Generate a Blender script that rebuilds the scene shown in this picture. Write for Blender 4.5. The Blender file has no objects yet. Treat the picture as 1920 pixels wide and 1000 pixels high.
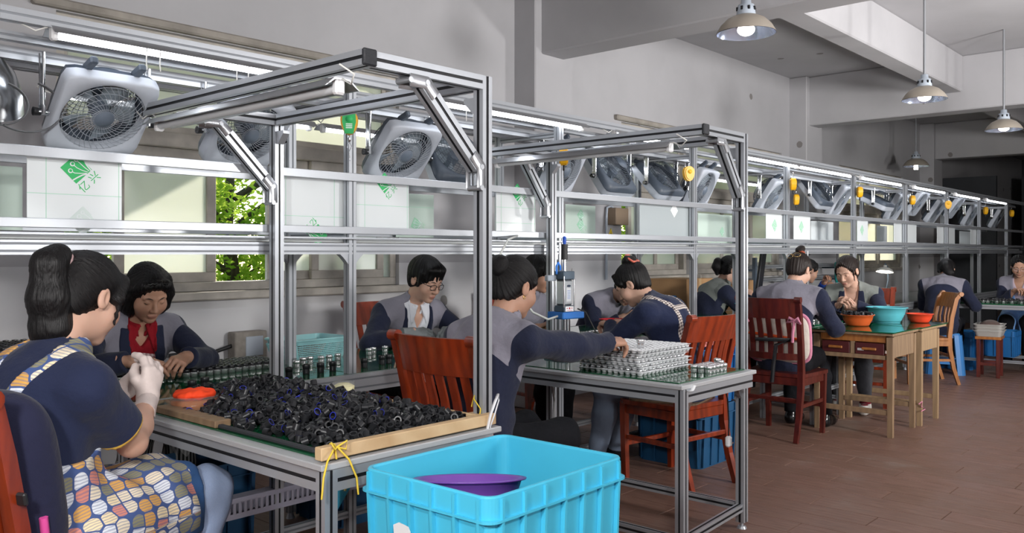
import bpy, math, random
import numpy as np
from mathutils import Vector, Matrix
import openvdb

# ------------------------------------------------------------------ camera, world, lights, exposure
sc = bpy.context.scene
COL = sc.collection
TH = math.atan(1450 / 1610)            # heading of the view against the long axis of the hall
cam_d = bpy.data.cameras.new('camera'); cam = bpy.data.objects.new('camera', cam_d); COL.objects.link(cam)
cam.location = (0, 0, 1.29)
cam.rotation_euler = (math.pi / 2, 0, TH - math.pi / 2)
cam_d.sensor_width = 36; cam_d.lens = 36 * 1610 / 1920; cam_d.shift_y = -25 / 1920
cam_d.clip_start = 0.05; cam_d.clip_end = 200
sc.camera = cam
sc.view_settings.view_transform = 'Standard'
sc.view_settings.look = 'None'
sc.view_settings.exposure = 0.42
sc.view_settings.gamma = 1
sc.view_settings.use_curve_mapping = False
try:
    sc.cycles.max_bounces = 8; sc.cycles.diffuse_bounces = 4; sc.cycles.glossy_bounces = 4
    sc.cycles.transmission_bounces = 8; sc.cycles.transparent_max_bounces = 12
    sc.cycles.caustics_reflective = False; sc.cycles.caustics_refractive = False
    sc.cycles.sample_clamp_indirect = 6
except Exception:
    pass

world = bpy.data.worlds.new('daylight'); sc.world = world; world.use_nodes = True
wn = world.node_tree.nodes; wl = world.node_tree.links; wn.clear()
wo = wn.new('ShaderNodeOutputWorld'); wb = wn.new('ShaderNodeBackground'); ws = wn.new('ShaderNodeTexSky')
ws.sky_type = 'NISHITA'; ws.sun_disc = False; ws.sun_elevation = math.radians(26); ws.sun_rotation = math.radians(60)
wb.inputs['Strength'].default_value = 0.6
wl.new(ws.outputs[0], wb.inputs[0]); wl.new(wb.outputs[0], wo.inputs[0])

def lamp(name, kind, loc, energy, color=(1, 1, 1), aim=None, **kw):
    d = bpy.data.lights.new(name, kind); o = bpy.data.objects.new(name, d); COL.objects.link(o)
    o.location = loc; d.energy = energy; d.color = color
    for k, v in kw.items(): setattr(d, k, v)
    if aim is not None:
        o.rotation_euler = (Vector(aim) - Vector(loc)).to_track_quat('-Z', 'Y').to_euler()
    return o
SUN = lamp('sun', 'SUN', (30, 20, 18), 7.0, (1, .94, .82), aim=(22.5, 15, 13.7), angle=0.01)
lamp('photo_strobe_left', 'POINT', (-0.25, 0.75, 1.62), 84, (1, .985, .97), shadow_soft_size=0.10)
lamp('photo_strobe_high', 'POINT', (0.15, -0.15, 2.02), 92, (1, .985, .97), shadow_soft_size=0.06)
lamp('fill_light_hall', 'AREA', (4.6, -2.6, 2.1), 200, (1, .98, .96), aim=(6.5, 0.6, 3.57), shape='DISK', size=0.9, spread=math.radians(150))  # added fill light out of view, raises the ambient level of the hall

lamp('fill_light_far_ceiling', 'AREA', (8.2, -0.9, 1.3), 80, (1, .98, .96), aim=(8.2, 2.2, 3.57), shape='DISK', size=0.6, spread=math.radians(150))  # added fill light out of view, brightens the far bay ceiling
lamp('fill_light_near_ceiling', 'AREA', (2.6, -1.6, 1.2), 28, (1, .98, .96), aim=(3.2, 1.6, 3.57), shape='DISK', size=0.6, spread=math.radians(150))  # added fill light out of view, lifts the near ceiling
# ------------------------------------------------------------------ helpers
rnd = random.Random(11)
def lin(c):
    if isinstance(c, str):
        c = c.lstrip('#'); c = tuple(int(c[i:i + 2], 16) / 255 for i in (0, 2, 4))
    return tuple((x / 12.92 if x <= .04045 else ((x + .055) / 1.055) ** 2.4) for x in c[:3]) + (1,)

MATS = {}
class NT:
    def __init__(s, name):
        s.m = bpy.data.materials.new(name); s.m.use_nodes = True
        s.n = s.m.node_tree.nodes; s.l = s.m.node_tree.links
        s.b = s.n['Principled BSDF']
    def new(s, t, **kw):
        x = s.n.new(t)
        for k, v in kw.items():
            if k in x.inputs: x.inputs[k].default_value = v
            else: setattr(x, k, v)
        return x
    def link(s, a, b): s.l.new(a, b)
    def math(s, op, a, b=None, c=None):
        x = s.n.new('ShaderNodeMath'); x.operation = op
        for i, v in enumerate((a, b, c)):
            if v is None: continue
            if isinstance(v, (int, float)): x.inputs[i].default_value = v
            else: s.l.new(v, x.inputs[i])
        return x.outputs[0]
    def mix(s, f, a, b, blend='MIX'):
        x = s.n.new('ShaderNodeMix'); x.data_type = 'RGBA'; x.blend_type = blend
        for i, v in ((0, f), (6, a), (7, b)):
            if isinstance(v, (int, float)): x.inputs[i].default_value = v
            elif isinstance(v, tuple): x.inputs[i].default_value = v
            else: s.l.new(v, x.inputs[i])
        return x.outputs[2]
    def ramp(s, f, stops, interp='LINEAR'):
        x = s.n.new('ShaderNodeValToRGB'); x.color_ramp.interpolation = interp
        e = x.color_ramp.elements
        while len(e) < len(stops): e.new(.5)
        for i, (p, c) in enumerate(stops):
            e[i].position = p; e[i].color = c if len(c) == 4 else tuple(c) + (1,)
        s.l.new(f, x.inputs[0]); return x.outputs[0]
    def coord(s, kind='Object', scale=(1, 1, 1), rot=(0, 0, 0)):
        t = s.n.new('ShaderNodeTexCoord'); mp = s.n.new('ShaderNodeMapping')
        mp.inputs['Scale'].default_value = scale; mp.inputs['Rotation'].default_value = rot
        s.l.new(t.outputs[kind], mp.inputs[0]); return mp.outputs[0]
    def noise(s, vec, scale, detail=3, rough=.55):
        x = s.n.new('ShaderNodeTexNoise'); x.inputs['Scale'].default_value = scale
        x.inputs['Detail'].default_value = detail; x.inputs['Roughness'].default_value = rough
        if vec is not None: s.l.new(vec, x.inputs['Vector'])
        return x.outputs['Fac']
    def bump(s, h, strength=.3, dist=.01):
        x = s.n.new('ShaderNodeBump'); x.inputs['Strength'].default_value = strength; x.inputs['Distance'].default_value = dist
        s.l.new(h, x.inputs['Height']); s.l.new(x.outputs[0], s.b.inputs['Normal'])
    def color(s, c): s.l.new(c, s.b.inputs['Base Color'])
    def attr(s, name):
        x = s.n.new('ShaderNodeAttribute'); x.attribute_name = name; return x

def mat(name, col, rough=.5, metal=0.0, var=0.0, scale=8, bump=0.0, bscale=60, stretch=(1, 1, 1), spec=.5, emit=None, es=0, trans=0, ior=1.45, alpha=1, coat=0, kind='Object', sss=0):
    if name in MATS: return MATS[name]
    t = NT(name); c = lin(col); b = t.b
    b.inputs['Base Color'].default_value = c; b.inputs['Roughness'].default_value = rough; b.inputs['Metallic'].default_value = metal
    b.inputs['Specular IOR Level'].default_value = spec
    b.inputs['Transmission Weight'].default_value = trans; b.inputs['IOR'].default_value = ior; b.inputs['Alpha'].default_value = alpha
    b.inputs['Coat Weight'].default_value = coat
    if sss: b.inputs['Subsurface Weight'].default_value = sss; b.inputs['Subsurface Radius'].default_value = (.012, .005, .003); b.inputs['Subsurface Scale'].default_value = .5
    if emit: b.inputs['Emission Color'].default_value = lin(emit); b.inputs['Emission Strength'].default_value = es
    if var or bump:
        v = t.coord(kind, stretch)
        if var:
            n = t.noise(v, scale, 5)
            d = tuple(max(0, x * (1 - var)) for x in c[:3]) + (1,); u = tuple(min(1, x * (1 + var * .7)) for x in c[:3]) + (1,)
            t.color(t.ramp(n, [(.3, d), (.7, u)]))
        if bump: t.bump(t.noise(v, bscale, 4), bump, .004)
    MATS[name] = t.m; return t.m

class MB:
    def __init__(s): s.v = []; s.f = []; s.m = []; s.s = []
    def add(s, V, F, mi=0, sm=False, M=None):
        b = len(s.v)
        if M is not None: V = [M @ Vector(p) for p in V]
        s.v.extend(tuple(p) for p in V)
        for k, f in enumerate(F):
            s.f.append([b + i for i in f]); s.m.append(mi[k] if isinstance(mi, (list, tuple)) else mi); s.s.append(sm)
        return s
    def box(s, c, d, mi=0, M=None, bev=0, sm=False):
        x, y, z = (a / 2 for a in d); cx, cy, cz = c
        if bev <= 0:
            V = [(cx + i * x, cy + j * y, cz + k * z) for i in (-1, 1) for j in (-1, 1) for k in (-1, 1)]
            F = [(0, 1, 3, 2), (4, 6, 7, 5), (0, 4, 5, 1), (2, 3, 7, 6), (0, 2, 6, 4), (1, 5, 7, 3)]
            return s.add(V, F, mi, sm, M)
        b = min(bev, x * .99, y * .99, z * .99); V = []; idx = {}
        for i in (-1, 1):
            for j in (-1, 1):
                for k in (-1, 1):
                    for ax in range(3):
                        h = [x - b, y - b, z - b]; h[ax] += b
                        idx[i, j, k, ax] = len(V); V.append((cx + i * h[0], cy + j * h[1], cz + k * h[2]))
        F = []
        for ax in range(3):
            u, w = [(1, 2), (2, 0), (0, 1)][ax]
            for sg in (-1, 1):
                q = []
                for (a, c2) in ((-1, -1), (1, -1), (1, 1), (-1, 1)):
                    k = [0, 0, 0]; k[ax] = sg; k[u] = a; k[w] = c2; q.append(idx[k[0], k[1], k[2], ax])
                F.append(q if sg > 0 else q[::-1])
        for ax in range(3):
            u, w = [(1, 2), (2, 0), (0, 1)][ax]
            for a in (-1, 1):
                for c2 in (-1, 1):
                    k0 = [0, 0, 0]; k0[u] = a; k0[w] = c2
                    k1 = list(k0); k0[ax] = -1; k1[ax] = 1
                    q = [idx[(*k0, u)], idx[(*k1, u)], idx[(*k1, w)], idx[(*k0, w)]]
                    F.append(q if a * c2 < 0 else q[::-1])
        for i in (-1, 1):
            for j in (-1, 1):
                for k in (-1, 1):
                    q = [idx[i, j, k, a] for a in range(3)]
                    F.append(q if i * j * k > 0 else q[::-1])
        return s.add(V, F, mi, sm, M)
    def loft(s, rings, mi=0, sm=True, cap=True, M=None, closed=True, loop=False):
        n = len(rings[0]); V = [p for r in rings for p in r]; F = []
        m = len(rings)
        for i in range(m if loop else m - 1):
            a = i * n; b = ((i + 1) % m) * n
            for j in range(n if closed else n - 1):
                k = (j + 1) % n; F.append((a + j, a + k, b + k, b + j))
        s.add(V, F, mi, sm, M)
        if cap and not loop:
            s.add(rings[0], [tuple(range(n))[::-1]], mi, False, M); s.add(rings[-1], [tuple(range(n))], mi, False, M)
        return s
    def tube(s, pts, r, n=8, mi=0, cap=True, M=None, loop=False, sm=True, flat=1.0, up=None):
        P = [Vector(p) for p in pts]; rings = []; m = len(P)
        if not hasattr(r, '__len__'): r = [r] * m
        pn = None
        for i in range(m):
            if loop: d = P[(i + 1) % m] - P[i - 1]
            else: d = P[min(i + 1, m - 1)] - P[max(i - 1, 0)]
            if d.length < 1e-9: d = Vector((0, 0, 1))
            d.normalize()
            if pn is None:
                a = Vector(up) if up else (Vector((0, 0, 1)) if abs(d.z) < .9 else Vector((1, 0, 0)))
            else: a = pn
            u = a - d * a.dot(d)
            if u.length < 1e-6: u = d.orthogonal()
            u.normalize(); pn = u; w = d.cross(u)
            rings.append([P[i] + (u * math.cos(t) * flat + w * math.sin(t)) * r[i] for t in (2 * math.pi * k / n for k in range(n))])
        return s.loft(rings, mi, sm, cap, M, True, loop)
    def cyl(s, a, b, r0, r1=None, n=14, mi=0, cap=True, M=None, sm=True):
        return s.tube([a, b], [r0, r0 if r1 is None else r1], n, mi, cap, M, sm=sm)
    def lathe(s, prof, n=24, mi=0, M=None, sm=True, cap=False):
        rings = [[(r * math.cos(2 * math.pi * k / n), r * math.sin(2 * math.pi * k / n), z) for k in range(n)] for r, z in prof]
        return s.loft(rings, mi, sm, cap, M)
    def prism(s, poly, z0, z1, mi=0, M=None, mcap=None, sm=False):
        n = len(poly); V = [(x, y, z0) for x, y in poly] + [(x, y, z1) for x, y in poly]
        F = [(j, (j + 1) % n, n + (j + 1) % n, n + j) for j in range(n)]
        s.add(V, F, mi, sm, M)
        mc = mcap if mcap is not None else (mi if not isinstance(mi, (list, tuple)) else 0)
        return s.add(V, [tuple(range(n))[::-1], tuple(range(n, 2 * n))], mc, False, M)
    def sphere(s, c, r, nu=16, nv=10, mi=0, M=None):
        if not hasattr(r, '__len__'): r = (r, r, r)
        rings = []
        for i in range(1, nv):
            t = math.pi * i / nv
            rings.append([(c[0] + r[0] * math.sin(t) * math.cos(2 * math.pi * k / nu), c[1] + r[1] * math.sin(t) * math.sin(2 * math.pi * k / nu), c[2] - r[2] * math.cos(t)) for k in range(nu)])
        b = len(s.v); s.loft(rings, mi, True, False, M)
        s.add([(c[0], c[1], c[2] - r[2])] + rings[0], [(0, 1 + (k + 1) % nu, 1 + k) for k in range(nu)], mi, True, M)
        s.add([(c[0], c[1], c[2] + r[2])] + rings[-1], [(0, 1 + k, 1 + (k + 1) % nu) for k in range(nu)], mi, True, M)
        return s
    def mesh(s, name):
        me = bpy.data.meshes.new(name); me.from_pydata(s.v, [], s.f); 
        me.polygons.foreach_set('material_index', s.m); me.polygons.foreach_set('use_smooth', s.s)
        return me

def mats_of(me, mats):
    if not isinstance(mats, (list, tuple)): mats = [mats]
    for m in mats: me.materials.append(m)
def O(name, mb, mats=None, parent=None, loc=None, rz=None, label=None):
    me = mb.mesh(name) if isinstance(mb, MB) else mb
    if isinstance(mb, MB): mats_of(me, mats)
    o = bpy.data.objects.new(name, me); COL.objects.link(o)
    if parent: o.parent = parent
    if loc is not None: o.location = loc
    if rz is not None: o.rotation_euler = (0, 0, rz)
    if label: o['label'] = label
    return o
def T(o, label, cat, group=None, kind=None):
    if label: o['label'] = label
    if cat: o['category'] = cat
    if group: o['group'] = group
    if kind: o['kind'] = kind
    return o
def E(name, label, cat, loc=(0, 0, 0), rz=0, group=None, rot=None):
    o = bpy.data.objects.new(name, None); COL.objects.link(o); o.empty_display_size = .1
    o.location = loc; o.rotation_euler = rot if rot else (0, 0, rz)
    return T(o, label, cat, group)
KIDS = {}
def dup(root, loc=None, rz=None, label=None, group=None, rot=None):
    def rec(o, par):
        c = o.copy(); COL.objects.link(c)
        if par is not None:
            c.parent = par
        for ch in kids.get(o, ()): rec(ch, c)
        return c
    kids = {}
    for q in root.children_recursive: kids.setdefault(q.parent, []).append(q)
    r = rec(root, None)
    if loc is not None: r.location = loc
    if rot is not None: r.rotation_euler = rot
    elif rz is not None: r.rotation_euler = (0, 0, rz)
    if label: r['label'] = label
    if group: r['group'] = group
    return r
def S(o, kind='structure'):
    o['kind'] = kind; return o

def slotprof(w, h, ns=(1, 1), sw=.008, sd=.003):
    """outline of a T-slot bar: w x h, ns slots on the w sides and on the h sides"""
    P = []; MI = []
    def side(L, n, fn):
        xs = [(-L / 2 + L * (i + .5) / n) for i in range(n)]
        q = [(-L / 2, 0, 0)]
        for x in xs: q += [(x - sw / 2, 0, 1), (x - sw / 2, sd, 1), (x + sw / 2, sd, 1), (x + sw / 2, 0, 0)]
        for a, d, m in q: P.append(fn(a, d)); MI.append(m)
    side(w, ns[0], lambda a, d: (a, -h / 2 + d))
    side(h, ns[1], lambda a, d: (w / 2 - d, a))
    side(w, ns[0], lambda a, d: (-a, h / 2 - d))
    side(h, ns[1], lambda a, d: (-w / 2 + d, -a))
    return P, MI
def bar(mb, a, b, w=.04, h=.04, ns=(1, 1), up=(0, 0, 1), sw=.008):
    """T-slot bar from a to b: w across, h along up"""
    a, b = Vector(a), Vector(b); d = (b - a); L = d.length; d.normalize()
    u = Vector(up); u = u - d * u.dot(d)
    if u.length < 1e-4: u = Vector((0, 1, 0)) - d * d.y
    u.normalize(); x = u.cross(d)
    M = Matrix(((x.x, u.x, d.x, a.x), (x.y, u.y, d.y, a.y), (x.z, u.z, d.z, a.z), (0, 0, 0, 1)))
    P, MI = slotprof(w, h, ns, sw)
    mb.prism(P, 0, L, MI, M, mcap=0); return mb
def RX(a): return Matrix.Rotation(a, 4, 'X')
def RY(a): return Matrix.Rotation(a, 4, 'Y')
def RZ(a): return Matrix.Rotation(a, 4, 'Z')
def TR(*p): return Matrix.Translation(Vector(p))
def poly_plate(mb, poly, t, M, mi=0): return mb.prism(poly, 0, t, mi, M)

# ------------------------------------------------------------------ shared materials
ALU = mat('aluminium', '#b0b4ba', .32, .45, .05, 3, .05, 120, (1, 1, .05))
GRV = mat('black_slot_strip', '#17181c', .5)
GRV2 = mat('bare_slot', '#83878d', .5, .5)
STEEL = mat('bright_steel', '#d5d7da', .16, 1.0)
CHROME = mat('chrome', '#eceef0', .2, .85)
BLACKP = mat('black_plastic', '#202124', .42, 0, .1, 40)
WHITEP = mat('white_plastic', '#e9eaec', .4)
GREYP = mat('grey_plastic', '#a9b2bd', .42)
DGREY = mat('dark_grey_plastic', '#55616e', .45)
WIREW = mat('white_cable', '#dcdcd8', .5)
WIREB = mat('black_cable', '#1c1c1e', .5)
PINE = None
def wood(name, c1, c2, rough=.4, scale=(6, 6, .7), coat=0.0, dist=6):
    if name in MATS: return MATS[name]
    t = NT(name); v = t.coord('Object', scale)
    n = t.noise(v, 5, 6, .6)
    w = t.n.new('ShaderNodeTexWave'); w.wave_type = 'BANDS'; w.bands_direction = 'DIAGONAL'; w.inputs['Scale'].default_value = 2.2
    w.inputs['Distortion'].default_value = dist; w.inputs['Detail'].default_value = 3; t.link(v, w.inputs[0])
    f = t.math('ADD', t.math('MULTIPLY', n, .8), t.math('MULTIPLY', w.outputs['Fac'], .2))
    t.color(t.ramp(f, [(.25, lin(c1)), (.75, lin(c2))])); t.b.inputs['Roughness'].default_value = rough; t.b.inputs['Coat Weight'].default_value = coat
    t.b.inputs['Coat Roughness'].default_value = .2
    t.bump(n, .08, .003); MATS[name] = t.m; return t.m
MAHOG = wood('mahogany_stain', '#621f0d', '#983816', .3, (5, 5, .8), .5)
MAHOG2 = wood('dark_mahogany_stain', '#421512', '#64241a', .35, (5, 5, .8), .35)
OAKW = wood('orange_oak', '#8a5426', '#ad7138', .4, (6, 6, .7), .2)
PINE = wood('raw_pine', '#bf9c72', '#d8bb92', .6, (2, 2, 2), 0, 4)
PINE2 = wood('worn_pine', '#77604a', '#957b5e', .6, (6, 6, .8), 0, 4)
GREENTOP = mat('green_glass_top', '#0e5232', .07, 0, .1, 5, coat=.3)
# ------------------------------------------------------------------ the hall
XA, XB, YR, YW, ZC = -3.0, 24.0, -5.0, 4.8, 3.57
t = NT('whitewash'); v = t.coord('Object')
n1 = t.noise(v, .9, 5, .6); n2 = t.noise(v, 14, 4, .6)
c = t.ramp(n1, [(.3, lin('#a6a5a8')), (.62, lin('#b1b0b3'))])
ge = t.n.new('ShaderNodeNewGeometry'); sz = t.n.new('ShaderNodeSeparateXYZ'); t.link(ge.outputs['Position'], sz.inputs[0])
c = t.mix(t.ramp(t.math('ADD', sz.outputs[2], t.math('MULTIPLY', n2, .02)), [(.0, (1, 1, 1)), (1.0, (1, 1, 1))]) if False else t.math('MULTIPLY', t.math('LESS_THAN', sz.outputs[2], 1.22), .8), c, lin('#d6d6d8'))  # paler below shelf height: strobe light on the lower wall put into colour
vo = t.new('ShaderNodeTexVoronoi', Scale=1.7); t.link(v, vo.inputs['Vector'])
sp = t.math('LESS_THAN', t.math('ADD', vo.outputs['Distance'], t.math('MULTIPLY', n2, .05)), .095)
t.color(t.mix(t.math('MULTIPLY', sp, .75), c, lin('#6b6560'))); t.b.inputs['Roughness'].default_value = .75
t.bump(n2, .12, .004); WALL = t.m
WALL2 = mat('dim_plaster', '#8f9194', .8, 0, .06, 2)
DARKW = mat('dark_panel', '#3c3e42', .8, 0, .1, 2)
# floor: wood-look tiles laid along y
t = NT('wood_look_tile'); v = t.coord('Object', (9, 1.3, 1))
oi = t.n.new('ShaderNodeObjectInfo')
geo = t.n.new('ShaderNodeNewGeometry'); gm = t.n.new('ShaderNodeMapping'); gm.inputs['Scale'].default_value = (10, 1.2, 1); t.link(geo.outputs['Position'], gm.inputs[0])
n1 = t.noise(gm.outputs[0], 5, 6, .65)
c = t.ramp(n1, [(.25, lin('#664c42')), (.5, lin('#7f6054')), (.8, lin('#937568'))])
c = t.mix(t.math('MULTIPLY', oi.outputs['Random'], .28), c, lin('#66503f'))
n3 = t.noise(geo.outputs['Position'], 1.3, 5, .7)
c = t.mix(t.ramp(n3, [(.58, (0, 0, 0)), (.72, (.35, .35, .35))]), c, lin('#9a948c'))
t.color(c); t.b.inputs['Roughness'].default_value = .42
t.link(t.ramp(n3, [(.3, (.34, .34, .34)), (.7, (.55, .55, .55))]), t.b.inputs['Roughness']); t.bump(n1, .1, .002); TILE = t.m
GROUT = mat('tile_joint', '#8c7657', .8, 0, .2, 9)

fl = O('floor', MB().box(((XA + XB) / 2, (YR + YW) / 2 + .1, -.056), (XB - XA, YW - YR + .3, .1)), GROUT); S(fl)
PW, PL, GAP = .17, .92, .004
pl = MB().box((0, 0, -.003), (PW - GAP, PL - GAP, .006), bev=.0012).mesh('plank'); pl.materials.append(TILE)
near, far = [], MB()
for i in range(int((XB - XA) / PW)):
    x = XA + PW * (i + .5); off = (i * .37) % 1.0
    for j in range(0, 11):
        y = YR + PL * (j + off)
        dpt = x * math.cos(TH) + y * math.sin(TH); lt = x * math.sin(TH) - y * math.cos(TH)
        vis = dpt > 2.2 and -.2 < lt / dpt < .68 and dpt < 9.5 and y < 3.9
        near.append((dpt if vis else 99 + dpt, x, y))
near.sort()
for k, (d, x, y) in enumerate(near):
    if k < 290 and d < 90: O('plank', pl, None, fl, (x, y, 0))
    else: far.box((x, y, -.003), (PW - GAP, PL - GAP, .006))
o = O('planking', far, TILE, fl); o['kind'] = 'stuff'

WINS = [(1.75, 4.10), (6.92, 8.2), (8.38, 10.5), (12.4, 15.2)]
ZS, ZT = 1.06, 2.57
w = MB(); xs = XA
for a, b in WINS:
    w.box(((xs + a) / 2, YW + .12, ZC / 2), (a - xs, .24, ZC)); xs = b
    w.box(((a + b) / 2, YW + .12, ZS / 2), (b - a, .24, ZS)); w.box(((a + b) / 2, YW + .12, (ZC + ZT) / 2), (b - a, .24, ZC - ZT))
w.box(((xs + XB) / 2, YW + .12, ZC / 2), (XB - xs, .24, ZC))
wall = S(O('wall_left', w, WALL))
for x in (5.36, 10.73, 16.1):
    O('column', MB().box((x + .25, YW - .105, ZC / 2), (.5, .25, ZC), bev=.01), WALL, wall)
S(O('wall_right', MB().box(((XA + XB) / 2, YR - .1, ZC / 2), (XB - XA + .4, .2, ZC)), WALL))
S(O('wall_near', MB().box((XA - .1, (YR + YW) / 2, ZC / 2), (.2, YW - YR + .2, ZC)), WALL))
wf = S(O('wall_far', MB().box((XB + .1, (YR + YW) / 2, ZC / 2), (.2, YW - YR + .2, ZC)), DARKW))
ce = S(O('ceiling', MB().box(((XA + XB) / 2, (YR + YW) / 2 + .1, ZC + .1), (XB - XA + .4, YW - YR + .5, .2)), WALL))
for x in (-.3, 5.44, 10.82, 16.2):
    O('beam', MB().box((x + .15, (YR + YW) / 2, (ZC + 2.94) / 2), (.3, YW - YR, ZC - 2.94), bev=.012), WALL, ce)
for y in (2.76, -1.6):
    for a, b in ((0, 5.44), (5.74, 10.82), (11.12, 16.2)):
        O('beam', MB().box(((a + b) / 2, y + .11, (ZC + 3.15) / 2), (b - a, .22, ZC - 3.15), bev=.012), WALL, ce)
# the darker far end: partitions, corrugated shutter
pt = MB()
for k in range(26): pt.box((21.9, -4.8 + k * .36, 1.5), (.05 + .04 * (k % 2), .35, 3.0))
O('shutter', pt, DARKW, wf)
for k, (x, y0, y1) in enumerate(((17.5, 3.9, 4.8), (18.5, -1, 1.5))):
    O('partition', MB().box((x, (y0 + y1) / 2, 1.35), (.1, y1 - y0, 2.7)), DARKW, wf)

# windows -------------------------------------------------------
FRAME = mat('weathered_window_frame', '#b4aea5', .6, .0, .25, 6)
t = NT('frosted_glass'); t.n.remove(t.b); out = t.n['Material Output']
df = t.new('ShaderNodeBsdfDiffuse'); df.inputs[0].default_value = lin('#cfd3cc'); tl = t.new('ShaderNodeBsdfTranslucent'); tl.inputs[0].default_value = lin('#f2f3ea')
gl = t.new('ShaderNodeBsdfGlossy'); gl.inputs[1].default_value = .25
mx = t.new('ShaderNodeMixShader'); mx.inputs[0].default_value = .62; t.link(df.outputs[0], mx.inputs[1]); t.link(tl.outputs[0], mx.inputs[2])
m2 = t.new('ShaderNodeMixShader'); m2.inputs[0].default_value = .06; t.link(mx.outputs[0], m2.inputs[1]); t.link(gl.outputs[0], m2.inputs[2])
tp = t.new('ShaderNodeBsdfTransparent'); m3 = t.new('ShaderNodeMixShader'); m3.inputs[0].default_value = .10; t.link(m2.outputs[0], m3.inputs[1]); t.link(tp.outputs[0], m3.inputs[2])
t.link(m3.outputs[0], out.inputs[0]); FROST = t.m
CLEAR = mat('clear_glass', '#ffffff', .02, 0, trans=1, ior=1.05)

def rectframe(mb, x0, x1, z0, z1, y, wd, dp, bev=.004):
    mb.box(((x0 + x1) / 2, y, z0 + wd / 2), (x1 - x0, dp, wd), bev=bev); mb.box(((x0 + x1) / 2, y, z1 - wd / 2), (x1 - x0, dp, wd), bev=bev)
    for x in (x0 + wd / 2, x1 - wd / 2): mb.box((x, y, (z0 + z1) / 2), (wd, dp, z1 - z0 - 2 * wd), bev=bev)
def window(n, x0, x1, sashes, ztr=1.91):
    r = bpy.data.objects.new('window_%d' % n, None); COL.objects.link(r); S(r)
    f = MB(); rectframe(f, x0, x1, ZS, ZT, YW + .1, .055, .13)
    f.box(((x0 + x1) / 2, YW + .1, ztr + .045), (x1 - x0, .12, .09), bev=.006)
    O('frame', f, FRAME, r)
    O('sill', MB().box(((x0 + x1) / 2, YW + .02, ZS - .025), (x1 - x0 + .1, .18, .05), bev=.008), FRAME, r)
    if n < 3: O('lintel', MB().box(((x0 + x1) / 2, YW - .01, ZT + .03), (x1 - x0 + .25, .07, .05), bev=.01), mat('dirty_plaster', '#98928a', .8, 0, .3, 5), r)
    for (a, b, y) in sashes:
        s = MB(); rectframe(s, a, b, ZS + .055, ztr, YW + y, .06, .035)
        so = O('sash', s, FRAME, r)
        O('pane', MB().box(((a + b) / 2, YW + y, (ZS + ztr) / 2 + .03), (b - a - .1, .006, ztr - ZS - .15)), FROST, so)
    m = (x0 + x1) / 2
    for a, b in ((x0 + .05, m), (m, x1 - .05)):
        s = MB(); rectframe(s, a, b, ztr + .09, ZT - .05, YW + .1, .04, .035); so = O('transom_sash', s, FRAME, r)
        O('pane', MB().box(((a + b) / 2, YW + .1, (ztr + .09 + ZT - .05) / 2), (b - a - .07, .006, ZT - ztr - .2)), FROST, so)
    return r
window(1, 1.75, 4.10, [(2.08, 2.70, .09), (3.07, 3.60, .11), (3.38, 4.0, .07)])
window(2, 6.92, 8.2, [(7.14, 7.68, .09), (7.62, 8.15, .12)])
window(3, 8.38, 10.5, [(8.43, 9.1, .09), (9.1, 9.8, .12), (9.78, 10.45, .09)])
window(4, 12.4, 15.2, [(12.45, 13.4, .09), (13.35, 14.3, .12), (14.25, 15.15, .09)])
for k, (x0, x1) in enumerate(((2.86, 2.92), (10.62, 10.68))):
    pass
S(O('sun_blocker', MB().box((.8, YW + 1.25, 2.95), (7.6, 2.0, .1)), WALL2, wall))  # unseen slab added to shade the panes; its end casts the diagonal edge
S(O('sun_blocker', MB().box((11.2, YW + 1.25, 2.95), (9.6, 2.0, .1)), WALL2, wall))  # unseen slab added to keep sun patches off the floor farther along
# outside: ground and trees -------------------------------------
g = T(O('ground', MB().box((6, 18, -.65), (60, 26, .1)), mat('outdoor_ground', '#6c7358', .9, 0, .3, 1)), None, None, kind='structure')
t = NT('sunlit_leaf'); t.n.remove(t.b); out = t.n['Material Output']
geo = t.n.new('ShaderNodeNewGeometry'); nz = t.noise(geo.outputs['Position'], 2.2, 3)
lc = t.ramp(nz, [(.3, lin('#3a6a1a')), (.6, lin('#86b038'))])
lc2 = t.ramp(nz, [(.3, lin('#86b028')), (.6, lin('#dcec66'))])
df = t.new('ShaderNodeBsdfDiffuse'); t.link(lc, df.inputs[0]); tl = t.new('ShaderNodeBsdfTranslucent'); t.link(lc2, tl.inputs[0])
mx = t.new('ShaderNodeMixShader'); mx.inputs[0].default_value = .5; t.link(df.outputs[0], mx.inputs[1]); t.link(tl.outputs[0], mx.inputs[2]); t.link(mx.outputs[0], out.inputs[0]); LEAF = t.m
BARK = mat('bark', '#4d4234', .9, 0, .3, 8)
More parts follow.
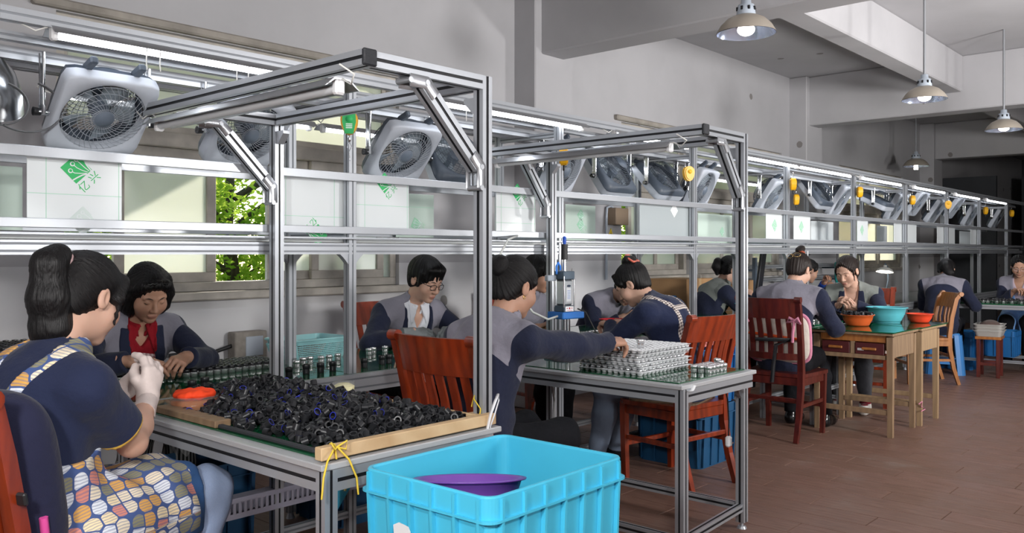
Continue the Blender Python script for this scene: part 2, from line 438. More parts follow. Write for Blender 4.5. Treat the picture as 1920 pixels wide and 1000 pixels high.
def tree(x, y, label, seed, h=3.6, n=19000, rx=1.42):
    rr = random.Random(seed)
    r = E('tree', label, 'tree', (x, y, -.6), group=None)
    tk = MB(); tk.tube([(0, 0, 0), (.05, .02, 1.2), (-.05, .05, 2.2), (.02, 0, h)], [.12, .1, .07, .02], 8)
    for k in range(7):
        a = rr.uniform(0, 6.28); z = rr.uniform(1, 2.6)
        tk.tube([(0, 0, z), (.5 * math.cos(a), .5 * math.sin(a), z + .35), (1.0 * math.cos(a), 1.0 * math.sin(a), z + .6)], [.04, .03, .01], 6)
    O('trunk', tk, BARK, r)
    cl = [(rr.uniform(-rx, rx), rr.uniform(-.8, .8), rr.uniform(.7, h + .6), rr.uniform(.25, .55)) for _ in range(70)]
    V, F = [], []
    for k in range(n):
        cx, cy, cz, cr = cl[k % len(cl)]
        d = Vector((rr.gauss(0, 1), rr.gauss(0, 1), rr.gauss(0, 1))).normalized() * cr * (rr.random() ** .4)
        p = Vector((cx, cy, cz)) + d
        a = Vector((rr.gauss(0, 1), rr.gauss(0, 1), rr.gauss(0, .6))).normalized(); q = a.cross(Vector((rr.gauss(0, 1), rr.gauss(0, 1), rr.gauss(0, 1)))).normalized()
        L = rr.uniform(.035, .062); b = len(V)
        V += [p - a * L, p + q * L * .45, p + a * L, p - q * L * .45]; F.append((b, b + 1, b + 2, b + 3))
    cm = MB(); cm.add(V, F); o = O('crown', cm, LEAF, r); o['kind'] = 'stuff'
    return r
tree(2.2, 9.0, 'leafy green tree outside, behind the left part of the first window', 1)
tree(5.2, 9.0, 'leafy green tree outside, behind the right part of the first window', 2)
tree(11.4, 9.2, 'leafy green tree outside the second window, beyond the electrical box', 3)
tree(8.3, 9.2, 'leafy green tree outside, between the first two windows', 4)
tree(14.6, 9.2, 'leafy green tree outside the third window, behind the stacked bars', 5)
tree(18.2, 9.5, 'leafy green tree outside the farthest window', 6)
for k, x in enumerate((.2, 3.6, 7.0, 10.2, 13.4, 16.8, 20.4)):
    tree(x, 12.2, 'leafy green tree in the rear row outside, %s from the left' % ('first', 'second', 'third', 'fourth', 'fifth', 'sixth', 'seventh')[k], 20 + k, 4.2, 16000, 1.75)
# ------------------------------------------------------------------ the long assembly line
PX = [.85, 2.385, 3.88, 5.40, 6.94, 8.45, 9.98, 11.55, 13.08, 14.63]
YF, YB = 3.13, 3.60
rack = E('assembly_line', 'long aluminium assembly line with green worktop and overhead beams along the window wall', 'assembly line')
def one(name, a, b, parent, w=.04, h=.04, ns=(1, 1), up=(0, 0, 1), mats=None, label=None):
    return O(name, bar(MB(), a, b, w, h, ns, up, .010 if mats else .008), mats or [ALU, GRV2], parent, label=label)
def rel(me_fn): return me_fn
pm = None
for y, z1 in ((YF, 2.05), (YB, 2.0)):
    mb = bar(MB(), (0, 0, .03), (0, 0, z1), .04, .04, (1, 1), (0, 1, 0)); mb.cyl((0, 0, 0), (0, 0, .03), .022, .012, 10)
    me = mb.mesh('post'); mats_of(me, [ALU, GRV2])
    for x in PX: O('post', me, None, rack, (x, y, 0))
X0, X1 = .86, 15.6
L = X1 - X0
def plain(name, y, z, h, d, m=ALU, x0=X0, x1=X1):
    return O(name, MB().box(((x0 + x1) / 2, y, z), (x1 - x0, d, h), bev=.002), m, rack)
for y, s in ((YF - .028, -1), (YB + .028, 1)):
    plain('shelf_rail', y, 1.63 + (.025 if s > 0 else 0), .036, .014)
    plain('shelf_rail', y, 1.392, .032, .014)
    plain('shelf_rail', y, 1.356, .010, .03)
one('shelf_beam', (X0, YF, 1.31), (X1, YF, 1.31), rack, .036, .05, (1, 2))
one('shelf_beam', (X0, YB, 1.31), (X1, YB, 1.31), rack, .036, .05, (1, 2))
O('shelf_board', MB().box(((X0 + X1) / 2, (YF + YB) / 2, 1.345), (L, YB - YF - .05, .012)), mat('white_board', '#dfe3e3', .35), rack)
for y, z, h in ((YF - .04, 2.07, .045), (YF + .10, 2.03, .03), (3.36, 2.0, .045), (YB, 2.02, .04), (3.78, 2.05, .045)):
    one('top_beam', (.95, y, z), (X1, y, z), rack, .04, h, (1, 1))
for i, x in enumerate(PX):
    one('cross_beam', (x, YF, 1.98), (x, 3.8, 1.98), rack, .03, .03)
    one('cross_beam', (x, YF + .02, 1.375), (x, YB - .02, 1.375), rack, .03, .03)
    for y in (YF, YB):
        for sx in (-1, 1):
            g = MB(); g.prism([(0, 0), (.045, 0), (.03, -.012), (.012, -.03), (0, -.045)], -.014, .014, 0, TR(x + sx * .02, y, 1.285) @ (RX(math.pi / 2) if sx > 0 else RZ(math.pi) @ RX(math.pi / 2)))
            O('bracket', g, ALU, rack)
# worktop bays
ZT_ = .75
for i in range(len(PX) - 1):
    a, b = PX[i] + .004, PX[i + 1] - .004
    if i == 0: a = .62
    O('worktop', MB().box(((a + b) / 2, (3.105 + 3.90) / 2, ZT_ - .008), (b - a, .795, .016), bev=.002), GREENTOP, rack)
for y in (YF - .045, 3.905):
    one('worktop_rail', (.62, y, .71), (X1, y, .71), rack, .03, .08, (1, 2))
for x in PX: one('worktop_crossbar', (x + .03, YF - .03, .70), (x + .03, 3.89, .70), rack, .03, .04)
for y in (YF, YB): one('floor_rail', (.9, y, .12), (X1, y, .12), rack, .03, .03)
# ------------------------------------------------------------------ gantry workstations standing across the line
def station(name, xp, label, cant, wid, y0=1.83, y1=3.085, low=.10, xback=0.0):
    r = E(name, label, 'workstation', (xp, 0, 0))
    A = [ALU, GRV]
    yf = y0 + .065
    p = bar(MB(), (0, yf, .03), (0, yf, 1.85), .042, .042, (1, 1), (0, 1, 0), .011); p.cyl((0, yf, .012), (0, yf, .05), .008, None, 8); p.cyl((0, yf, 0), (0, yf, .012), .024, .018, 12)
    O('post', p, A, r)
    p = bar(MB(), (xback, y1 - .02, .03), (xback, y1 - .02, 1.81), .042, .042, (1, 1), (0, 1, 0)); p.cyl((xback, y1 - .02, 0), (xback, y1 - .02, .03), .02, None, 12)
    O('post', p, A, r)
    for y in (y0 + .02, y1 - .06):
        p = bar(MB(), (-wid + .02, y, .03), (-wid + .02, y, .728), .04, .04, (1, 1), (0, 1, 0)); p.cyl((-wid + .02, y, 0), (-wid + .02, y, .03), .02, None, 12)
        O('leg', p, A, r)
    # table edge bars, gray rim and green top
    one('table_rail', (-wid + .04, y0 + .02, .70), (-.02, y0 + .02, .70), r, .04, .056, (1, 1), mats=A)
    one('table_rail', (-wid + .02, y0 + .04, .70), (-wid + .02, y1, .70), r, .04, .056, (1, 1), mats=A)
    one('table_rail', (.015, y0 + .1, .70), (.015, y1 - .05, .70), r, .03, .06, (1, 1), mats=A)
    O('table_rim', MB().box((-wid / 2 + .005, (y0 + y1) / 2, .737), (wid + .03, y1 - y0, .018), bev=.003), mat('grey_rim', '#bfc1c4', .4, .3), r)
    O('table_top', MB().box((-wid / 2 + .005, (y0 + y1) / 2 + .01, .7485), (wid - .05, y1 - y0 - .06, .005), bev=.001), GREENTOP, r)
    # low rails
    one('low_rail', (-wid + .02, y0 + .04, low), (-wid + .02, y1 - .08, low), r, .03, .035, mats=A)
    one('low_rail', (-wid + .04, y0 + .02, low), (-.02, y0 + .065, low), r, .03, .035, mats=A)
    one('low_rail', (-wid + .04, y1 - .06, low), (-.02, y1 - .03, low), r, .03, .035, mats=A)
    one('low_rail', (0, yf + .03, low), (0, y1 - .05, low), r, .03, .035, mats=A)
    for (x, y, rot) in ((-wid + .04, y0 + .02, 0), (-.02, yf, math.pi)):
        O('gusset', MB().prism([(0, 0), (.05, 0), (0, -.06)], -.01, .01, 0, TR(x, y, .67) @ RZ(rot) @ RX(math.pi / 2)), STEEL, r)
    # overhead beams
    one('arm_beam', (-.021, yf, 1.828), (-cant + .02, yf, 1.828), r, .044, .044, mats=A)
    one('arm_beam', (xback - .0, y1 - .02, 1.832), (-cant + .02, y1 - .02, 1.832), r, .044, .044, mats=A)
    one('front_beam', (-cant, yf - .02, 1.828), (-cant, y1 + .10, 1.828), r, .044, .044, mats=A)
    one('tie_beam', (0, yf + .02, 1.832), (xback, y1 - .05, 1.832), r, .044, .044, mats=A)
    cap = mat('black_end_cap', '#26282d', .5, 0, 0, 8, .6, 220)
    for y in (yf - .027, y1 + .107):
        O('end_cap', MB().box((-cant, y, 1.828), (.047, .014, .047), bev=.004), cap, r)
    # diagonal braces with hinge plates
    for y in (yf, y1 - .02):
        a, b = Vector((-cant * .55, y, 1.79)), Vector((-.032, y, 1.56))
        d = (b - a).normalized()
        one('brace', a, b, r, .044, .044, up=(0, 1, 0), mats=A)
        for q, dirn in ((a, Vector((-1, 0, 0))), (b, Vector((0, 0, -1)))):
            g = MB(); e = q + dirn * .065; n2 = Vector((0, 1, 0)); P = [q + d * (.05 if q is a else -.05), q, e]
            g.tube([p - n2 * .025 for p in P], [.022] * 3, 6, flat=.14, up=(0, 1, 0)); g.tube([p + n2 * .025 for p in P], [.022] * 3, 6, flat=.14, up=(0, 1, 0))
            for p in (q, e): g.cyl(p - n2 * .03, p + n2 * .03, .009, None, 8)
            O('brace_hinge', g, mat('satin_steel', '#b9bcc1', .3, .7), r)
    # corner brackets under the tie beam
    for y, s in ((yf + .02, 1), (y1 - .04, -1)):
        O('bracket', MB().prism([(0, 0), (.05, 0), (.05, -.012), (.012, -.05), (0, -.05)], -.015, .015, 0, TR(0, y, 1.785) @ RZ(math.pi / 2 if s > 0 else -math.pi / 2) @ RX(math.pi / 2)), ALU, r)
    return r
st1 = station('gantry_workstation', 1.965, 'aluminium gantry workstation with heap of black rings on its green table, nearest the camera', .475, .65)
st2 = station('gantry_workstation', 3.715, 'aluminium gantry workstation with white tray stack on its table', .385, .635, y0=1.83, xback=.02)
st3 = station('gantry_workstation', 6.86, 'low workstation table between the two women near the wooden desks', .3, .56, y0=2.7) if False else None

def plain_table(name, x0, x1, y0, y1, label):
    r = E(name, label, 'table', ((x0 + x1) / 2, (y0 + y1) / 2, 0)); hx, hy = (x1 - x0) / 2, (y1 - y0) / 2
    for sx in (-1, 1):
        for sy in (-1, 1): one('leg', (sx * (hx - .02), sy * (hy - .02), 0), (sx * (hx - .02), sy * (hy - .02), .70), r, .04, .04, up=(0, 1, 0))
        one('table_rail', (sx * (hx - .02), -hy + .04, .715), (sx * (hx - .02), hy - .04, .715), r, .03, .05)
        one('low_rail', (sx * (hx - .02), -hy + .04, .14), (sx * (hx - .02), hy - .04, .14), r, .03, .03)
    for sy in (-1, 1):
        one('table_rail', (-hx, sy * (hy - .02), .715), (hx, sy * (hy - .02), .715), r, .03, .05)
    one('low_rail', (-hx + .04, -hy + .02, .24), (hx - .04, -hy + .02, .24), r, .03, .03)
    O('table_top', MB().box((0, 0, .745), (2 * hx, 2 * hy, .012), bev=.002), GREENTOP, r)
    return r
plain_table('side_table', 6.30, 6.86, 2.62, 3.06, 'green topped metal table between the two women beside the wooden desks')
plain_table('side_table', 10.25, 10.85, 1.35, 3.06, 'metal table with chrome fittings in front of the woman in the blue apron')

# ------------------------------------------------------------------ tube lights
TUBE_ON = mat('lit_tube', '#ffffff', .4, emit='#f4f8ff', es=9.0)
TUBE_OFF = mat('unlit_tube', '#d9dcdf', .25)
SHEET = mat('bright_sheet', '#d9dbde', .28, .9)
def tube_light(a, b, label, on=True, z=None, w=.055):
    a, b = Vector(a), Vector(b); L = (b - a).length; yaw = math.atan2((b - a).y, (b - a).x)
    r = E('tube_light', label, 'light', a, yaw)
    t = MB(); pr = [(-w, -.006), (-w * .45, .022), (w * .45, .022), (w, -.006), (w * .9, -.004), (w * .4, .017), (-w * .4, .017), (-w * .9, -.004)]
    M = Matrix(((0, 0, 1, 0), (1, 0, 0, 0), (0, 1, 0, 0), (0, 0, 0, 1)))
    t.prism(pr, 0, L, 0, M); O('reflector', t, SHEET, r)
    O('tube', MB().cyl((.03, 0, -.004), (L - .03, 0, -.004), .0135, None, 12), TUBE_ON if on else TUBE_OFF, r)
    for x in (.018, L - .018):
        O('socket', MB().box((x, 0, .0), (.024, .034, .046), bev=.006), WHITEP, r)
    c = MB(); c.tube([(L - .02, 0, .02), (L + .03, .01, .05), (L + .07, .02, .03), (L + .1, .03, .06)], .003, 6); c.tube([(0, 0, .02), (-.04, 0, .0), (-.08, .02, .02), (-.04, .04, .05)], .003, 6)
    O('cable', c, WIREW, r)
    return r
tube_light((1.10, 3.085, 2.03), (2.06, 3.085, 2.03), 'lit fluorescent tube under the top beam at the upper left')
tube_light((2.80, 3.085, 2.03), (4.05, 3.085, 2.03), 'lit fluorescent tube under the top beam, just right of the nearest gantry post')
tube_light((4.35, 3.085, 2.03), (5.25, 3.085, 2.03), 'lit fluorescent tube under the top beam, behind the second gantry beam')
for k, (x, n) in enumerate(((5.85, 'first'), (7.05, 'second'), (8.5, 'third'), (10.1, 'fourth'), (11.7, 'fifth'), (13.2, 'sixth'))):
    tube_light((x, 3.085, 2.03), (x + 1.2, 3.085, 2.03), 'lit fluorescent tube on the front top beam, %s one beyond the second gantry' % n)
for k, (x, n) in enumerate(((1.35, 'nearest, between the two left fans'), (2.6, 'behind the yellow balancer of the nearest gantry'), (4.6, 'over the back row of the second bay'), (6.6, 'above the boxes at the third bay'), (8.6, 'above the fourth bay'))):
    tube_light((x, 3.66, 1.93), (x + 1.2, 3.66, 1.93), 'lit fluorescent tube on the rear top beam, ' + n)
tube_light((1.49, 1.99, 1.765), (1.49, 3.12, 1.765), 'unlit tube light with metal reflector under the nearest gantry beam', False, w=.06)
tube_light((3.33, 2.03, 1.765), (3.33, 3.12, 1.765), 'unlit tube light with metal reflector under the second gantry beam', False, w=.06)

# ------------------------------------------------------------------ box fans
FANH = mat('fan_housing', '#b4bac4', .4); FANB = mat('fan_back', '#47505c', .45); FANG = mat('fan_grille', '#9aa1aa', .35); HUB = mat('fan_hub', '#66717f', .45)
BLADE = mat('fan_blade', '#8d99a3', .3, alpha=.8)
def rr2(w, h, r, n=5):
    P = []
    for cx, cy, a0 in ((w / 2 - r, h / 2 - r, 0), (-w / 2 + r, h / 2 - r, 90), (-w / 2 + r, -h / 2 + r, 180), (w / 2 - r, -h / 2 + r, 270)):
        for k in range(n + 1):
            a = math.radians(a0 + 90 * k / n); P.append((cx + r * math.cos(a), cy + r * math.sin(a)))
    return P
FW = .335
def fan_meshes():
    out = {}
    # housing: face plate with round opening, side walls, local front = -Y
    n = 48; o = []; sq = []
    for k in range(n):
        a = 2 * math.pi * k / n; ca, sa = math.cos(a), math.sin(a)
        # superellipse outline
        e = 13; rr = (abs(ca) ** e + abs(sa) ** e) ** (-1 / e) * FW / 2
        sq.append((rr * ca, rr * sa)); o.append((.147 * ca, .147 * sa))
    mb = MB()
    R = lambda P, y, s=1: [(x * s, y, z * s) for x, z in P]
    mb.loft([R(o, .035), R(o, -.006), R(o, -.010, 1.02), R(sq, -.009, .965), R(sq, -.002, .995), R(sq, .012), R(sq, .045)], 0, True, False)
    out['housing'] = (mb, [FANH])
    mb = MB(); mb.loft([R(sq, .045, .985), R(sq, .075, .95), R(o, .09, 1.06), R(o, .09, .95)], 0, True, False)
    out['back_shell'] = (mb, [FANB])
    mb = MB()
    for r in (.045, .068, .091, .116, .143): mb.tube([(r * math.cos(a), -.012 - .006 * (1 - r / .14), r * math.sin(a)) for a in (2 * math.pi * k / 28 for k in range(28))], .0011, 4, loop=True)
    for k in range(40):
        a0 = 2 * math.pi * k / 40
        mb.tube([(r * math.cos(a0 + 5.2 * (r - .03)), -.016 + .03 * (r - .03), r * math.sin(a0 + 5.2 * (r - .03))) for r in (.034, .058, .085, .115, .147)], .0012, 3)
    out['grille'] = (mb, [FANG])
    mb = MB()
    for i in range(10):
        u = i / 9; r = .136 - .09 * u ** 2.2; y = .088 + .075 * math.sin(u * math.pi / 2)
        mb.tube([(r * math.cos(a), y, r * math.sin(a)) for a in (2 * math.pi * k / 24 for k in range(24))], .0013, 4, loop=True)
    for k in range(32):
        a = 2 * math.pi * k / 32
        mb.tube([((.136 - .09 * u ** 2.2) * math.cos(a), .088 + .075 * math.sin(u * math.pi / 2), (.136 - .09 * u ** 2.2) * math.sin(a)) for u in (0, .3, .6, 1)], .0013, 3)
    mb.lathe([(.001, 0), (.046, 0), (.042, .006), (.001, .008)], 16, 0, TR(0, .160, 0) @ RX(-math.pi / 2))
    out['rear_grille'] = (mb, [FANB])
    mb = MB(); mb.lathe([(.001, .008), (.026, .008), (.030, .003), (.036, .002), (.040, -.004)], 24, 0, TR(0, -.014, 0) @ RX(math.pi / 2)); mb.cyl((0, .0, 0), (0, .08, 0), .035, None, 16)
    out['hub'] = (mb, [HUB])
    mb = MB()
    for k in range(5):
        a0 = 2 * math.pi * k / 5; rings = []
        for i in range(5):
            r = .03 + .025 * i
            rings.append([(r * math.cos(a0 + da), .04 + dy, r * math.sin(a0 + da)) for da, dy in ((-.35, -.018), (0, 0), (.4, .02), (.4, .022), (0, .003), (-.35, -.015))])
        mb.loft(rings, 0, True, True)
    out['blades'] = (mb, [BLADE])
    mb = MB().box((0, 0, .03), (.028, .03, .075), bev=.006, M=RX(.5)); out['foot'] = (mb, [FANB])
    mb = MB().box((0, 0, .13), (.007, .034, .26), bev=.002)
    for s in (-1, 1): mb.tube([(0, s * .012, 0), (0, s * .012, .12), (0, s * .016, .26)], [.006, .006, .007], 6)
    mb.box((0, 0, .01), (.014, .036, .05), bev=.004); mb.cyl((-.03, 0, 0), (.02, 0, 0), .014, None, 10)
    out['bracket'] = (mb, [STEEL])
    mb = MB().cyl((-.012, 0, 0), (.012, 0, 0), .016, .013, 10); out['knob'] = (mb, [BLACKP])
    d = {}
    for k, (m, mm) in out.items():
        me = m.mesh(k); mats_of(me, mm); d[k] = me
    return d
FM = fan_meshes()
def fan(x, y, z, yaw, tilt, label):
    r = E('box_fan', label, 'fan', (x, y, z), yaw, 'box fans hung from the overhead beams')
    h = O('housing', FM['housing'], None, r)
    for k in ('back_shell', 'grille', 'rear_grille', 'hub', 'blades'):
        O(k, FM[k], None, r)
    for sx in (-1, 1):
        f = O('foot', FM['foot'], None, r); f.location = RX(tilt) @ Vector((sx * .085, .06, FW / 2 - .004)); f.rotation_euler = (tilt, 0, 0)
    for o in list(r.children):
        if not o.name.startswith('foot'): o.rotation_euler = (tilt, 0, 0)
    for sx in (-1, 1):
        b = O('bracket', FM['bracket'], None, r); b.location = (sx * (FW / 2 + .022), .05, 0)
        b.scale = (1 if sx < 0 else -1, 1, max(.3, (2.0 - z) / .26))
        O('knob', FM['knob'], None, r, (sx * (FW / 2 + .04), .05, 0))
    return r
fan(1.335, 3.22, 1.79, 0.0, .80, 'grey box fan at the far left, facing the viewer, tilted down')
fan(1.985, 3.30, 1.80, 0.05, .75, 'grey box fan behind the brace of the nearest gantry, left of its back post')
fan(2.84, 3.28, 1.785, -.02, .75, 'grey box fan facing the viewer, right of the yellow balancer with green label')
fan(3.32, 3.47, 1.79, 3.0, .55, 'grey box fan seen from behind, just left of the nearest gantry front post')
fan(4.20, 3.34, 1.80, .12, .50, 'grey box fan turned right, behind the beam of the second gantry')
fan(4.75, 3.42, 1.80, 3.1, .62, 'grey box fan with domed rear grille toward the viewer, under the second gantry beam')
fan(5.46, 3.48, 1.80, 3.1, .75, 'grey box fan seen from behind beside the bare yellow balancer')
fan(5.95, 3.36, 1.78, .1, .45, 'grey box fan seen edge on behind the second gantry diagonal brace')
FP = [(1452, 371, 3.40, 0, .6, 'tilted with front to the right, first one right of the second gantry'), (1524, 368, 3.45, math.pi, .65, 'domed rear grille up, second one right of the second gantry'),
      (1578, 378, 3.35, .1, .55, 'edge on, third one right of the second gantry'), (1640, 384, 3.4, math.pi, 1.1, 'lying nearly flat with its grille up'),
      (1683, 390, 3.3, 0, .5, 'edge on, just left of the tall post past the flat lying fan'), (1722, 383, 3.3, 0, .6, 'tilted steeply, just right of the tall post past the flat lying fan'),
      (1757, 398, 3.3, 0, .6, 'edge on, left of the last round yellow balancer'), (1792, 390, 3.3, .05, .6, 'steeply tilted, right of the last round yellow balancer'),
      (1822, 405, 3.3, 0, .5, 'small in the distance, second from the far end'), (1872, 410, 3.3, 0, .5, 'smallest and farthest along the line')]
def px2(px, Y):
    r = (px - 960) / 1610; dx = math.cos(TH) + r * math.sin(TH); dy = math.sin(TH) - r * math.cos(TH)
    return dx * Y / dy, Y / dy
for px, py, Y, yaw, tilt, lab in FP:
    x, d = px2(px, Y); fan(x, Y, 1.29 + (475 - py) * d / 1610, yaw, tilt, 'grey box fan ' + lab)

# ------------------------------------------------------------------ acrylic panels with printed film
PANEL = mat('white_acrylic', '#dde3e5', .22); PANELT = mat('green_tinted_acrylic', '#c3d3c9', .15)
PRINT = mat('green_print', '#35b868', .5); PRINT2 = mat('faded_green_print', '#9ccfb0', .5); PRINT3 = mat('ghost_print', '#cdd9d6', .4); PRINTW = mat('pale_print', '#f4f7f7', .4); LINE = mat('green_hairline', '#8fd0ae', .5)
def text_mesh(body, size, name='lettering'):
    cu = bpy.data.curves.new(name, 'FONT'); cu.body = body; cu.size = size; cu.extrude = .0002; cu.resolution_u = 2
    cu.align_x = 'CENTER'; cu.align_y = 'CENTER'
    ob = bpy.data.objects.new(name, cu); COL.objects.link(ob)
    bpy.context.view_layer.update()
    me = bpy.data.meshes.new_from_object(ob.evaluated_get(bpy.context.evaluated_depsgraph_get()))
    bpy.data.objects.remove(ob); return me
def text_into(mb, body, size, M, mi=0):
    me = text_mesh(body, size); mb.add([v.co for v in me.vertices], [tuple(p.vertices) for p in me.polygons], mi, False, M); bpy.data.meshes.remove(me)
def logo_mb(s, M, full=True):
    """square emblem with three seed heads on curved stems, two characters below; s = side; drawn in local x,z"""
    mb = MB(); F = M @ RX(math.pi / 2)
    h = s / 2
    mb.box((0, 0, 0), (s, s, .0006), 0, F)
    def blob(x, y, r, mi=1, th=.0006):
        mb.prism([(x + r * math.cos(a), y + r * math.sin(a)) for a in (2 * math.pi * k / 16 for k in range(16))], -th, th, mi, F)
    for x, y, r in ((-.27, .10, .11), (.02, .27, .11), (.27, .30, .09)):
        blob(x * s, y * s, r * s); blob(x * s + .012 * s, y * s, r * s * .62, 0, .0010)
    def stem(P, w):
        A = []; B = []
        for i, (x, y) in enumerate(P):
            q = P[min(i + 1, len(P) - 1)]; p = P[max(i - 1, 0)]; d = Vector((q[0] - p[0], q[1] - p[1])).normalized()
            A.append((x * s - d.y * w * s, y * s + d.x * w * s)); B.append((x * s + d.y * w * s, y * s - d.x * w * s))
        for i in range(len(P) - 1): mb.prism([A[i], A[i + 1], B[i + 1], B[i]], -.0007, .0007, 1, F)
    stem([(-.27, .1), (-.2, -.1), (.0, -.3), (.2, -.46)], .018); stem([(.02, .27), (.05, 0), (.15, -.25), (.28, -.46)], .018); stem([(.27, .3), (.3, .1), (.32, -.2), (.36, -.46)], .018)
    stem([(-.5, -.28), (-.25, -.33), (0, -.4), (.2, -.5)], .03); stem([(.5, -.05), (.46, -.25), (.44, -.5)], .03)
    if full:
        text_into(mb, '亿 兴', s * .52, F @ TR(.0, -s * .86, 0))
    return mb
def panel(px0, px1, Y, z0, z1, label, m=PANEL, logos=(), lines=()):
    x0, _ = px2(px0, Y); x1, _ = px2(px1, Y); cx = (x0 + x1) / 2; w = x1 - x0
    r = E('acrylic_panel', label, 'panel', (cx, Y, z0))
    O('sheet', MB().box((0, 0, (z1 - z0) / 2), (w, .004, z1 - z0), bev=.0008), m, r)
    for (u, v, s, ang, fade, full) in logos:
        mb = logo_mb(s, TR((u - .5) * w, -.0025, v * (z1 - z0)) @ RY(-ang), full)
        O('printed_logo', mb, [fade, PANEL], r)
    if lines:
        mb = MB()
        for k, q in lines:
            if k == 'v': mb.box(((q - .5) * w, -.0022, (z1 - z0) / 2), (.0016, .0006, z1 - z0))
            else: mb.box((0, -.0022, q * (z1 - z0)), (w, .0006, .0016))
        O('film_lines', mb, LINE, r)
    return r
q = math.pi / 4
YP = YF + .03
Z0, Z1 = 1.377, 1.640
panel(50, 228, YP, Z0, Z1, 'white acrylic panel with green emblem at the far left of the shelf', PANEL, [(.50, .80, .075, q, PRINT, True), (.57, .10, .075, q, PRINT3, False)], [('v', .19), ('v', .965), ('h', .45)])
panel(-40, 42, YB, Z0, 1.62, 'clear greenish acrylic panel at the left edge of the picture', PANELT)
panel(529, 645, YP, Z0, Z1, 'white acrylic panel with cut off emblem at its foot, left of the balancer post', PANEL, [(.56, -.03, .07, q + math.pi, PRINT, True)], [('v', .05), ('v', .83), ('h', .95), ('h', .28)])
panel(668, 766, YP, Z0, Z1, 'white acrylic panel with green emblem at its top, right of the balancer post', PANEL, [(.52, .93, .07, q, PRINT, True)], [('v', .15), ('v', .97), ('h', .52)])
panel(742, 813, YB, Z0, 1.62, 'tinted acrylic panel with faded emblem, left of the nearest gantry front post', PANELT, [(.52, .30, .06, q + .3, PRINT2, True)], [('h', .7)])
panel(930, 1004, YP, Z0, Z1, 'white acrylic panel with green emblem between the two gantries', PANEL, [(.52, .95, .07, q, PRINT, True)], [('v', .12), ('v', .97), ('h', .62), ('h', .3)])
panel(1060, 1116, YB, Z0, 1.62, 'tinted acrylic panel with stacked emblems behind the air cylinder', PANELT, [(.5, .72, .06, q, PRINT2, False), (.5, .45, .065, q, PRINT2, True)])
panel(1199, 1300, YP, Z0, Z1, 'pale grey acrylic panel with white emblem left of the third post', mat('grey_acrylic', '#aab3b6', .3), [(.62, .80, .07, q, PRINTW, False)])
panel(1308, 1372, YB, Z0, 1.62, 'greenish acrylic panel behind the brace post of the second gantry', PANELT, [(.7, .4, .06, q, PRINT2, False)])
PP = [(1436, 1471, 0, 'white with faded emblem, left of the fourth post', 1), (1488, 1519, 0, 'white with green emblem, right of the fourth post', 1), (1520, 1562, 1, 'blank white, left of the hanging flat fan', 0),
      (1607, 1627, 0, 'narrow white, beside the fifth post', 1), (1644, 1663, 1, 'narrow white, standing behind the rails past the fifth post', 0), (1676, 1718, 0, 'blank white around the sixth post', 0),
      (1757, 1790, 0, 'white with green emblem around the seventh post', 1), (1799, 1834, 1, 'grey and blank near the far end', 0), (1820, 1833, 0, 'smallest, right at the eighth post', 0)]
for a, b, k, lab, lg in PP:
    panel(a, b, YB if k else YP, Z0, 1.62 if k else Z1, 'acrylic panel, ' + lab, PANEL, [(.45, .55, .075, q, PRINT2, False)] if lg else ())

# ------------------------------------------------------------------ yellow spring balancers
YEL = mat('yellow_casing', '#e8ae1c', .4, 0, .1, 20)
def balancer(px, Y, z, label, yaw=0, green=False):
    x, d = px2(px, Y)
    r = E('spring_balancer', label, 'balancer', (x, Y, z), yaw)
    b = MB(); P = []
    for k in range(20):
        a = 2 * math.pi * k / 20; P.append((.038 * math.cos(a), .012 + .038 * math.sin(a) * (1.0 if math.sin(a) > 0 else 1.75)))
    M = TR(0, .018, 0) @ RX(math.pi / 2)
    b.prism(P, 0, .036, 0, M); b.prism([(u * .8, w * .82) for u, w in P], -.006, .042, 0, M); O('casing', b, YEL, r)
    O('hub', MB().lathe([(.001, .008), (.014, .007), (.016, 0)], 14, 0, TR(0, -.022, .012) @ RX(math.pi / 2)), YEL if not green else PRINT, r)
    h = MB(); h.tube([(0, 0, .05), (.012, 0, .075), (0, 0, .095), (-.01, 0, .085)], .003, 6); O('hook', h, STEEL, r)
    c = MB(); c.cyl((0, 0, -.05), (0, 0, -.085), .0018, None, 5); c.lathe([(.004, -.085), (.007, -.08), (.007, -.055), (.004, -.05)], 10); c.tube([(0, 0, -.085), (.01, 0, -.105), (0, 0, -.125), (-.01, 0, -.108), (0, 0, -.088)], .0018, 5); c.cyl((0, 0, -.125), (.002, 0, -.17), .0015, None, 5)
    O('tail_hook', c, BLACKP if not green else STEEL, r)
    if green:
        l = MB(); l.prism([(-.028, .035), (.028, .035), (.030, 0), (.018, -.052), (-.018, -.052), (-.030, 0)], .041, .0425, 0, M)
        l.prism([(.012 * math.cos(a), .012 + .012 * math.sin(a)) for a in (2 * math.pi * k / 14 for k in range(14))], .042, .044, 1, M)
        l.prism([(.008 * math.cos(a), .012 + .008 * math.sin(a)) for a in (2 * math.pi * k / 14 for k in range(14))], .042, .0445, 0, M)
        for zz in (-.012, -.02, -.028): l.prism([(-.014, zz), (.014, zz), (.014, zz + .004), (-.014, zz + .004)], .042, .0435, 1, M)
        O('printed_label', l, [PRINT, PRINTW], r)
    return r
balancer(655, 3.06, 1.865, 'yellow balancer with green label hanging on the left post of the nearest gantry bay', -.7, True)
balancer(1057, 3.06, 1.845, 'yellow balancer half hidden by the second gantry beam', .6)
balancer(1291, 3.06, 1.84, 'bare yellow balancer hanging left of the third post, largest plain one', -.6)
